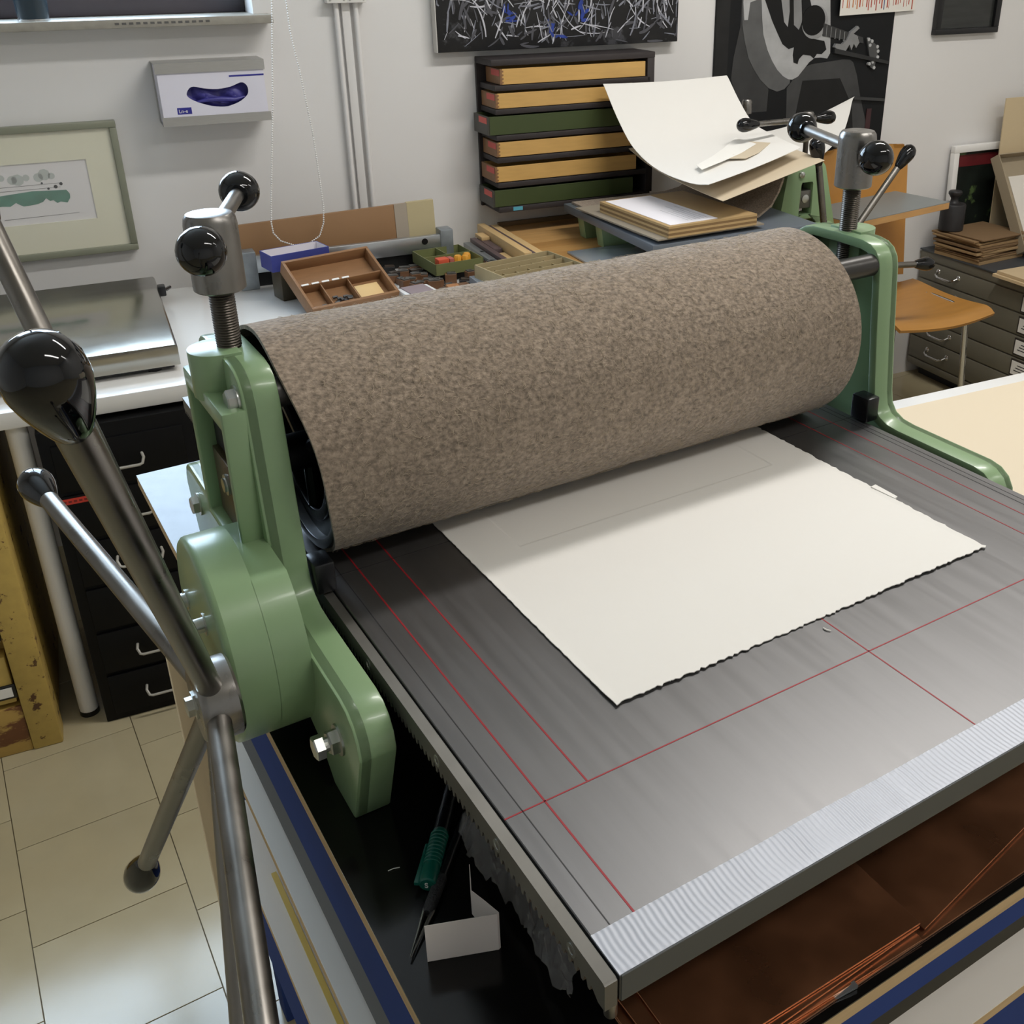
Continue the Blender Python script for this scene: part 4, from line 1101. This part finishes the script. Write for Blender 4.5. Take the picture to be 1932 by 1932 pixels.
# front panel with the opening, as quads from the hole out to the border
bd = []
for (x, zz) in hole:
    cxx, czz = .3205, 1.196; dxx, dzz = x - cxx, zz - czz
    k = min((.1345 if dxx < 0 else .1155) / max(abs(dxx), 1e-6), .0665 / max(abs(dzz), 1e-6)); bd.append((cxx + dxx * k, czz + dzz * k))
corners = [(.186, 1.1295), (.436, 1.1295), (.436, 1.2625), (.186, 1.2625)]
part('carton_front', MB().ringprism(bd, hole, WY - .1015, WY - .100, FY), m_gbx, gb)
mb = MB()
part('carton_front', MB().box(.1855, .4365, WY - .1012, WY - .1008, 1.2495, 1.2700), m_gbx, gb)
part('carton_front', MB().box(.1855, .4365, WY - .1012, WY - .1008, 1.1290, 1.1500), m_gbx, gb)
part('carton_front', MB().box(.1855, .2300, WY - .1010, WY - .1006, 1.1290, 1.2700), m_gbx, gb)
part('carton_front', MB().box(.4050, .4365, WY - .1010, WY - .1006, 1.1290, 1.2700), m_gbx, gb)
part('carton_body', MB().box(.1855, .4365, WY - .070, WY - .005, 1.1290, 1.2700), m_gbx, gb)
for x in (.1855, .4355): part('carton_side', MB().box(x, x + .001, WY - .1006, WY - .070, 1.129, 1.270), m_gbx, gb)
m_glove = mat('blue_nitrile', (62, 58, 140), .45, var=.15, scale=40)
rows = []
for i in range(20):
    v = i / 19
    rows.append([(.235 + .17 * j / 23, WY - .078 - .016 * math.sin(PI * v) * (.6 + .4 * math.sin(j * .7 + v * 4)), 1.155 + .072 * v) for j in range(24)])
part('glove', MB().sheet(rows, .002), m_glove, gb, ang=60)
part('glove_fold', MB().tube([(.262, WY - .094, 1.178), (.29, WY - .098, 1.183), (.325, WY - .099, 1.184), (.36, WY - .098, 1.181), (.385, WY - .094, 1.186)], [.002, .005, .006, .005, .002], 8), m_glove, gb)
part('logo_patch', MB().box(.2195, .2530, WY - .1020, WY - .1012, 1.1535, 1.1690), mat('logo_blue', (44, 44, 140), .5), gb)
part('logo_letters', text_mb('Ln-e', .012, lambda u, v, w_: (.2225 + u, WY - .1022 - w_, 1.157 + v)), m_white, gb)
part('blue_stripe', MB().box(.352, .436, WY - .1019, WY - .1012, 1.2345, 1.2385), MATS['logo_blue'], gb)

# framed watercolour
wf = thing('framed_watercolour', 'sage-framed watercolour of a long green shape hanging on the left', 'picture', WF, (-.15, WY, .818))
m_sage = mat('sage_frame', (134, 136, 118), .4, var=.05, scale=20)
fx0, fx1, fz0, fz1 = -.42, .0765, .8165, 1.1405
fw = .0165
for a in ((fx0, fx1, fz1 - fw, fz1), (fx0, fx1, fz0, fz0 + fw), (fx0, fx0 + fw, fz0 + fw, fz1 - fw), (fx1 - fw, fx1, fz0 + fw, fz1 - fw)): part('frame_bar', MB().box(a[0], a[1], WY - .025, WY - .001, a[2], a[3]), m_sage, wf, .0025)
part('mount', MB().ringprism([(fx0 + fw, fz0 + fw), (fx1 - fw, fz0 + fw), (fx1 - fw, fz1 - fw), (fx0 + fw, fz1 - fw)], [(-.345, .9055), (-.0065, .9055), (-.0065, 1.0525), (-.345, 1.0525)], WY - .016, WY - .013, FY), mat('ivory_mount', (222, 218, 194), .7), wf)
part('sheet', MB().box(fx0 + fw, fx1 - fw, WY - .013, WY - .010, fz0 + fw, fz1 - fw), mat('art_paper', (224, 220, 218), .8), wf)
gbnd = [(-.30, .982), (-.213, .980), (-.141, .9855), (-.064, .982), (-.058, .972), (-.059, .962), (-.067, .951), (-.082, .955), (-.090, .952), (-.098, .960), (-.105, .9585), (-.113, .966), (-.121, .958), (-.133, .954), (-.148, .952), (-.166, .951), (-.176, .957), (-.181, .961), (-.195, .953), (-.212, .955), (-.30, .950)]
part('green_wash', MB().prism(gbnd, WY - .0136, WY - .0129, FY), mat('green_wash', (78, 128, 108), .8, var=.25, scale=30), wf)
m_grw = mat('pale_grey_wash', (184, 188, 182), .8); m_pen = mat('pen_line', (120, 118, 114), .8)
for k in range(7):
    x = -.20 + k * .019 + rnd.uniform(-.005, .005); part('grey_wash', MB().prism(circle(x, 1.018 + rnd.uniform(-.006, .008), .008 + .003 * (k % 3), 9), WY - .0134, WY - .0129, FY), m_grw, wf)
for (x0, x1, z0, z1) in ((-.28, -.07, .998, 1.0), (-.28, -.075, .9885, .9900), (-.215, -.045, .9205, .9235)): part('pen_stroke', MB().hexa([(x0, WY - .0134, z0), (x1, WY - .0134, z1), (x1, WY - .0129, z1), (x0, WY - .0129, z0), (x0, WY - .0134, z0 + .0014), (x1, WY - .0134, z1 + .0008), (x1, WY - .0129, z1 + .0008), (x0, WY - .0129, z0 + .0014)]), m_pen, wf)
for (x, z, r) in ((-.086, .992, .0045), (-.073, .998, .004), (-.115, 1.003, .0025), (-.103, .9885, .003)): part('ink_spot', MB().prism(circle(x, z, r, 7), WY - .0139, WY - .0129, FY), m_black, wf)
part('glazing', MB().box(fx0 + fw, fx1 - fw, WY - .0195, WY - .0185, fz0 + fw, fz1 - fw), mat('picture_glass', (255, 255, 255), .03, alpha=.06), wf)

# dark canvas painting
pa = thing('canvas_painting', 'black canvas covered in white and blue brush strokes', 'painting', WF, (1.28, WY, 1.258))
part('canvas', MB().box(.9145, 1.6615, WY - .0352, WY - .002, 1.2605, 1.72), mat('black_canvas', (22, 22, 24), .5, var=.5, scale=14, bump=.4, bscale=60, col2=(70, 70, 74), thr=.62), pa, .002)
part('canvas_edge', MB().box(.9125, .9147, WY - .035, WY - .002, 1.2605, 1.72), mat('bare_canvas', (206, 202, 196), .7), pa)
m_st = [mat('white_stroke', (196, 196, 204), .45, var=.2, scale=60), mat('grey_stroke', (128, 130, 140), .45, var=.3, scale=60), mat('dim_stroke', (78, 78, 84), .5)]


def strokes(nm, count, mm, wd, xa, xb, za, zb, ln):
    mb = MB()
    for k in range(count):
        x, z = rnd.uniform(xa, xb), rnd.uniform(za, zb); a = rnd.choice((PI / 2, PI / 2, PI / 3, 2 * PI / 3, 0.2)) + rnd.uniform(-.5, .5); L = rnd.uniform(*ln); cv = rnd.uniform(-9, 9); W = rnd.uniform(*wd); lo = []; hi = []
        for q in range(7):
            t = q / 6; ang = a + cv * L * (t - .5)
            w_ = W * (.35 + .65 * math.sin(PI * min(1, t * .9 + .1)))
            x += math.cos(ang) * L / 6; z += math.sin(ang) * L / 6
            xx = min(max(x, .919), 1.657); zz = min(max(z, 1.265), 1.71)
            lo.append((xx - math.sin(ang) * w_, zz + math.cos(ang) * w_)); hi.append((xx + math.sin(ang) * w_, zz - math.cos(ang) * w_))
        lo = [(min(max(p[0], .917), 1.659), min(max(p[1], 1.262), 1.715)) for p in lo]; hi = [(min(max(p[0], .917), 1.659), min(max(p[1], 1.262), 1.715)) for p in hi]
        y1 = WY - .0352; y0 = y1 - rnd.uniform(.0006, .0016)
        v = [(p[0], y0, p[1]) for p in lo] + [(p[0], y0, p[1]) for p in hi] + [(p[0], y1, p[1]) for p in lo] + [(p[0], y1, p[1]) for p in hi]
        f = []
        for q in range(6): f += [(q, q + 1, 7 + q + 1, 7 + q), (q, 14 + q, 14 + q + 1, q + 1), (7 + q, 7 + q + 1, 21 + q + 1, 21 + q)]
        mb.add(v, f)
    part(nm, mb, mm, pa, kind='stuff')


strokes('dim_strokes', 170, m_st[2], (.0015, .005), .92, 1.655, 1.265, 1.5, (.02, .06))
strokes('grey_strokes', 190, m_st[1], (.0008, .003), .92, 1.655, 1.265, 1.5, (.015, .07))
strokes('white_strokes', 150, m_st[0], (.0006, .0026), .92, 1.655, 1.265, 1.5, (.02, .10))
m_bl = mat('ultramarine', (34, 58, 140), .5, var=.4, scale=50)
for (x, z, r) in ((1.255, 1.295, .016), (1.335, 1.340, .016), (1.115, 1.345, .014)):
    strokes('blue_strokes', 9, m_bl, (.002, .006), x - r, x + r, z - r, z + r, (.012, .03))

# drawer rack with six trays
rk = thing('tray_rack', 'dark wooden wall rack with six open slots', 'rack', WF, (1.29, WY, .83))
ry0 = .07
part('top_board', MB().box(1.030, 1.534, ry0, WY - .001, 1.228, 1.2445), m_darkwood, rk, .0015)
for z0 in (1.163, 1.101, 1.031, .970, .901): part('shelf_board', MB().box(1.038, 1.520, ry0, WY - .012, z0, z0 + .0145), m_darkwood, rk, .0015)
part('bottom_board', MB().box(1.038, 1.526, ry0, WY - .012, .831, .8465), m_darkwood, rk, .0015)
part('side_board', MB().box(1.510, 1.533, ry0, WY - .012, .8465, 1.228), m_darkwood, rk, .0015)
part('back_board', MB().box(1.030, 1.533, WY - .012, WY - .001, .831, 1.228), m_darkwood, rk)
part('blue_tag', MB().box(1.081, 1.110, ry0 - .0008, ry0, .834, .8445), mat('cyan_tag', (86, 168, 190), .5), rk)
m_gtray = mat('green_tray', (62, 74, 38), .5, var=.04, scale=10); m_gtend = mat('dark_tray_end', (70, 68, 62), .5)
for k, (x0, z0, z1, grn, lab) in enumerate(((1.056, 1.1785, 1.2195, 0, 'wooden tray in the top slot of the dark rack'), (1.040, 1.1165, 1.1565, 0, 'wooden tray second from the top of the dark rack'), (1.014, 1.0465, 1.0965, 1, 'green tray sticking out third from the top of the rack'),
                                        (1.0385, .9860, 1.0265, 0, 'wooden tray fourth from the top of the dark rack'), (1.031, .9170, .9595, 0, 'wooden tray second from the bottom of the dark rack'), (1.021, .8475, .8945, 1, 'green tray in the bottom slot of the dark rack'))):
    x1 = x0 + .448
    t = thing('slide_tray', lab, 'tray', WF, ((x0 + x1) / 2, .12, z0), 'trays in the dark wall rack')
    mm = m_gtray if grn else mat('pine_tray', (206, 164, 96), .45, var=.08, scale=6, stretch=(2, 10, 14))
    part('front_board', MB().box(x0 + .003, x1, .0725, .080, z0 + .0005, z1), mm, t, .0006, 1)
    part('end_board', MB().box(x0, x0 + .007, .0725, .182, z0 + .0005, z1), m_gtend if grn else m_boxwood, t, .0006, 1)
    part('back_board', MB().box(x0 + .007, x1, .176, .183, z0 + .0005, z1), mm, t)
    part('end_board', MB().box(x1 - .007, x1, .080, .176, z0 + .0005, z1), mm, t)
    part('tray_floor', MB().box(x0 + .007, x1 - .007, .080, .176, z0 + .0005, z0 + .005), mm, t)
    if not grn:
        for q in range(4): part('finger_joint', MB().box(x0 + .0005, x0 + .010, .0719, .0726, z0 + .004 + q * .0095, z0 + .0085 + q * .0095), m_boxwood, t)
    part('red_label', MB().box(x0 - .0007, x0, .078, .140, z1 - .019, z1 - .003), mat('coral_label', (214, 100, 92), .6), t, label='coral red label')

# guitar poster
po = thing('guitar_poster', 'large black and white poster of a seated guitar player', 'poster', WF, (2.15, WY, .75))
part('sheet', MB().box(1.8105, 2.500, WY - .006, WY - .0005, .78, 1.85), mat('poster_black', (20, 21, 23), .5, var=.1, scale=3, spec=.25), po)
gr = lambda v, t='': mat('poster_grey_%d%s' % (v, t), (v, v, v), .5, var=.22, scale=14, spec=.25)
YL = [WY - .006]


def layer(nm, poly, v):
    YL[0] -= .00035
    part(nm, MB().prism(poly, YL[0], WY - .0059, FY), gr(v), po)


layer('dark_edge', [(1.8125, .79), (1.86, .79), (1.86, 1.5), (1.8125, 1.5)], 36)
layer('sleeve', [(1.9, 1.45), (1.9, 1.293), (1.881, 1.203), (1.876, 1.142), (1.896, 1.084), (1.945, 1.033), (2.018, 1.033), (2.02, 1.098), (2.0, 1.165), (1.96, 1.268), (1.96, 1.45)], 58)
layer('leg', [(2.09, 1.10), (2.142, 1.158), (2.181, 1.169), (2.305, 1.178), (2.335, 1.176), (2.349, 1.166), (2.368, 1.127), (2.393, 1.054), (2.436, .949), (2.45, .88), (2.40, .82), (2.15, .82), (2.10, .95)], 66)
layer('leg_shade', [(2.15, 1.12), (2.30, 1.12), (2.36, 1.03), (2.38, .92), (2.30, .83), (2.16, .83), (2.13, 1.0)], 28)
layer('guitar_side', [(1.901, 1.5), (1.901, 1.367), (1.906, 1.298), (1.918, 1.25), (1.935, 1.2), (1.958, 1.165), (1.985, 1.132), (2.02, 1.104), (2.053, 1.092), (2.08, 1.098), (2.10, 1.115), (2.10, 1.20), (2.0, 1.30), (1.98, 1.5)], 92)
layer('guitar_top', [(1.971, 1.5), (1.971, 1.366), (1.978, 1.31), (1.986, 1.265), (2.005, 1.22), (2.025, 1.187), (2.048, 1.158), (2.072, 1.138), (2.092, 1.128), (2.108, 1.1255), (2.13, 1.134), (2.15, 1.155), (2.170, 1.176), (2.19, 1.188), (2.212, 1.188), (2.24, 1.184), (2.25, 1.20), (2.245, 1.255), (2.232, 1.359), (2.23, 1.5)], 168)
layer('guitar_rim', [(1.905, 1.5), (1.905, 1.36), (1.912, 1.31), (1.925, 1.31), (1.93, 1.36), (1.965, 1.37), (1.965, 1.5)], 178)
layer('pick_guard', [(1.984, 1.5), (1.984, 1.365), (2.015, 1.305), (2.04, 1.265), (2.06, 1.235), (2.085, 1.219), (2.105, 1.224), (2.103, 1.20), (2.108, 1.178), (2.124, 1.172), (2.128, 1.187), (2.143, 1.200), (2.172, 1.196), (2.186, 1.186), (2.197, 1.200), (2.215, 1.198), (2.233, 1.212), (2.222, 1.238), (2.174, 1.247), (2.164, 1.269), (2.165, 1.33), (2.15, 1.37), (2.15, 1.5)], 22)
layer('body_gloss', [(2.035, 1.5), (2.04, 1.38), (2.06, 1.30), (2.075, 1.285), (2.078, 1.33), (2.07, 1.40), (2.08, 1.5)], 150)
layer('body_gloss', [(2.090, 1.5), (2.088, 1.38), (2.098, 1.29), (2.118, 1.275), (2.128, 1.30), (2.118, 1.37), (2.12, 1.5)], 128)
layer('sound_ring', circle(2.178, 1.296, .050, 26), 150)
layer('sound_hole', circle(2.172, 1.301, .045, 26), 16)
layer('neck', [(2.212, 1.292), (2.375, 1.243), (2.380, 1.225), (2.212, 1.254)], 62)
for k in range(8):
    x = 2.225 + k * .018; zt = 1.2885 - (x - 2.212) * .30
    layer('fret', [(x, zt), (x + .0016, zt), (x + .0016, zt - .034 + .06 * (x - 2.212)), (x, zt - .034 + .06 * (x - 2.212))], 150)
layer('head_stock', [(2.389, 1.240), (2.41, 1.232), (2.425, 1.222), (2.442, 1.212), (2.440, 1.183), (2.431, 1.140), (2.415, 1.150), (2.409, 1.180)], 84)
for (x, z) in ((2.398, 1.236), (2.412, 1.230), (2.405, 1.218), (2.436, 1.212), (2.440, 1.198), (2.422, 1.165), (2.43, 1.147), (2.409, 1.160), (2.44, 1.18)): layer('tuning_peg', circle(x, z, .0055, 9), 182)
layer('hand', [(2.258, 1.218), (2.264, 1.229), (2.290, 1.226), (2.306, 1.238), (2.318, 1.262), (2.345, 1.279), (2.352, 1.272), (2.330, 1.256), (2.345, 1.250), (2.357, 1.228), (2.346, 1.212), (2.335, 1.226), (2.328, 1.206), (2.318, 1.224), (2.305, 1.205), (2.28, 1.208)], 128)
layer('shelf_line', [(2.36, 1.06), (2.49, 1.045), (2.49, 1.036), (2.36, 1.05)], 62)
layer('shelf_line', [(2.26, 1.215), (2.49, 1.165), (2.49, 1.155), (2.26, 1.200)], 48)
part('red_book', MB().box(2.425, 2.445, WY - .0085, WY - .0059, .90, 1.015), mat('poster_dark_red', (58, 26, 30), .3), po)

# drawing pinned over the poster
dwg = thing('pinned_drawing', 'white drawing with red and blue dripping marks pinned over the poster', 'drawing', WF, (2.42, WY - .02, 1.31))
part('sheet', MB().hexa([(2.264, WY - .0205, 1.312), (2.578, WY - .0105, 1.319), (2.578, WY - .0095, 1.319), (2.264, WY - .0195, 1.312), (2.264, WY - .0205, 1.66), (2.578, WY - .0105, 1.66), (2.578, WY - .0095, 1.66), (2.264, WY - .0195, 1.66)]), mat('drawing_paper', (228, 224, 216), .8), dwg)
dcol = [mat('red_mark', (176, 78, 60), .7), mat('orange_mark', (200, 138, 96), .7), mat('blue_mark', (70, 84, 130), .7)]
for k in range(26):
    x = 2.275 + k * .0113 + rnd.uniform(-.004, .004); L = rnd.uniform(.008, .03); wv = rnd.uniform(.001, .005)
    yb = WY - .0212 + (x - 2.264) / .314 * .01
    c = dcol[1 if k < 9 and k % 2 else (2 if 12 < k < 18 and k % 3 == 0 else 0)]
    part('drip', MB().box(x, x + wv, yb, yb + .0012, 1.352 - L, 1.40 + rnd.uniform(0, .05)), c, dwg)

# small dark framed picture
df = thing('dark_frame', 'small black-framed dark picture at the upper right', 'picture frame', WF, (2.81, WY, 1.24))
for a in ((2.670, 2.951, 1.2385, 1.257), (2.670, 2.951, 1.62, 1.64), (2.670, 2.692, 1.257, 1.62), (2.928, 2.951, 1.257, 1.62)): part('frame_bar', MB().box(a[0], a[1], WY - .022, WY - .001, a[2], a[3]), mat('black_frame', (20, 20, 22), .35), df, .002)
part('picture', MB().box(2.692, 2.928, WY - .010, WY - .002, 1.257, 1.62), mat('dark_photo', (44, 46, 44), .25, var=.35, scale=6, stretch=(1, 1, 8)), df)

# bead chain of the blind
ca = thing('blind_chain', 'white bead chain loop of the window blind hanging by the pipes', 'bead chain', WF, (.485, .0, .825))
cv = [(.475, 1.9), (.462, 1.409), (.433, 1.172), (.399, .943), (.392, .890), (.394, .862), (.410, .840), (.442, .825), (.483, .827), (.510, .842), (.524, .875), (.528, .916), (.527, .970), (.522, 1.102), (.507, 1.254), (.496, 1.338), (.495, 1.408), (.493, 1.9)]
mb = MB(); acc = 0.0
sph = [(-.0024, .0004), (-.0015, .0018), (0, .0024), (.0015, .0018), (.0024, .0004)]
for i in range(len(cv) - 1):
    a = Vector((cv[i][0], 0, cv[i][1])); b = Vector((cv[i + 1][0], 0, cv[i + 1][1])); L = (b - a).length; t = acc
    while t < L:
        p = a + (b - a) * (t / L); mb.lathe((p.x, .0, p.z), (0, 0, 1), sph, 6); t += .0056
    acc = t - L
part('beads', mb, m_white, ca, kind='stuff', ang=80)
part('cord', MB().tube([(x, .0, z) for x, z in cv], .0006, 5), m_white, ca)

# dark jar on the sill
jr = thing('sill_jar', 'dark blue-grey jar standing on the window sill', 'jar', WF, (-.055, WY + .02, 1.372))
part('jar_body', MB().lathe((-.055, WY + .0, 1.372), (0, 0, 1), [(0, .028), (.004, .033), (.02, .035), (.09, .037), (.1, .03), (.105, .03)], 28), mat('dark_jar', (44, 58, 68), .25), jr)
part('jar_foot', MB().lathe((-.055, WY + .0, 1.372), (0, 0, 1), [(0, .0355), (.004, .0355), (.005, .033)], 28), m_chrome, jr)
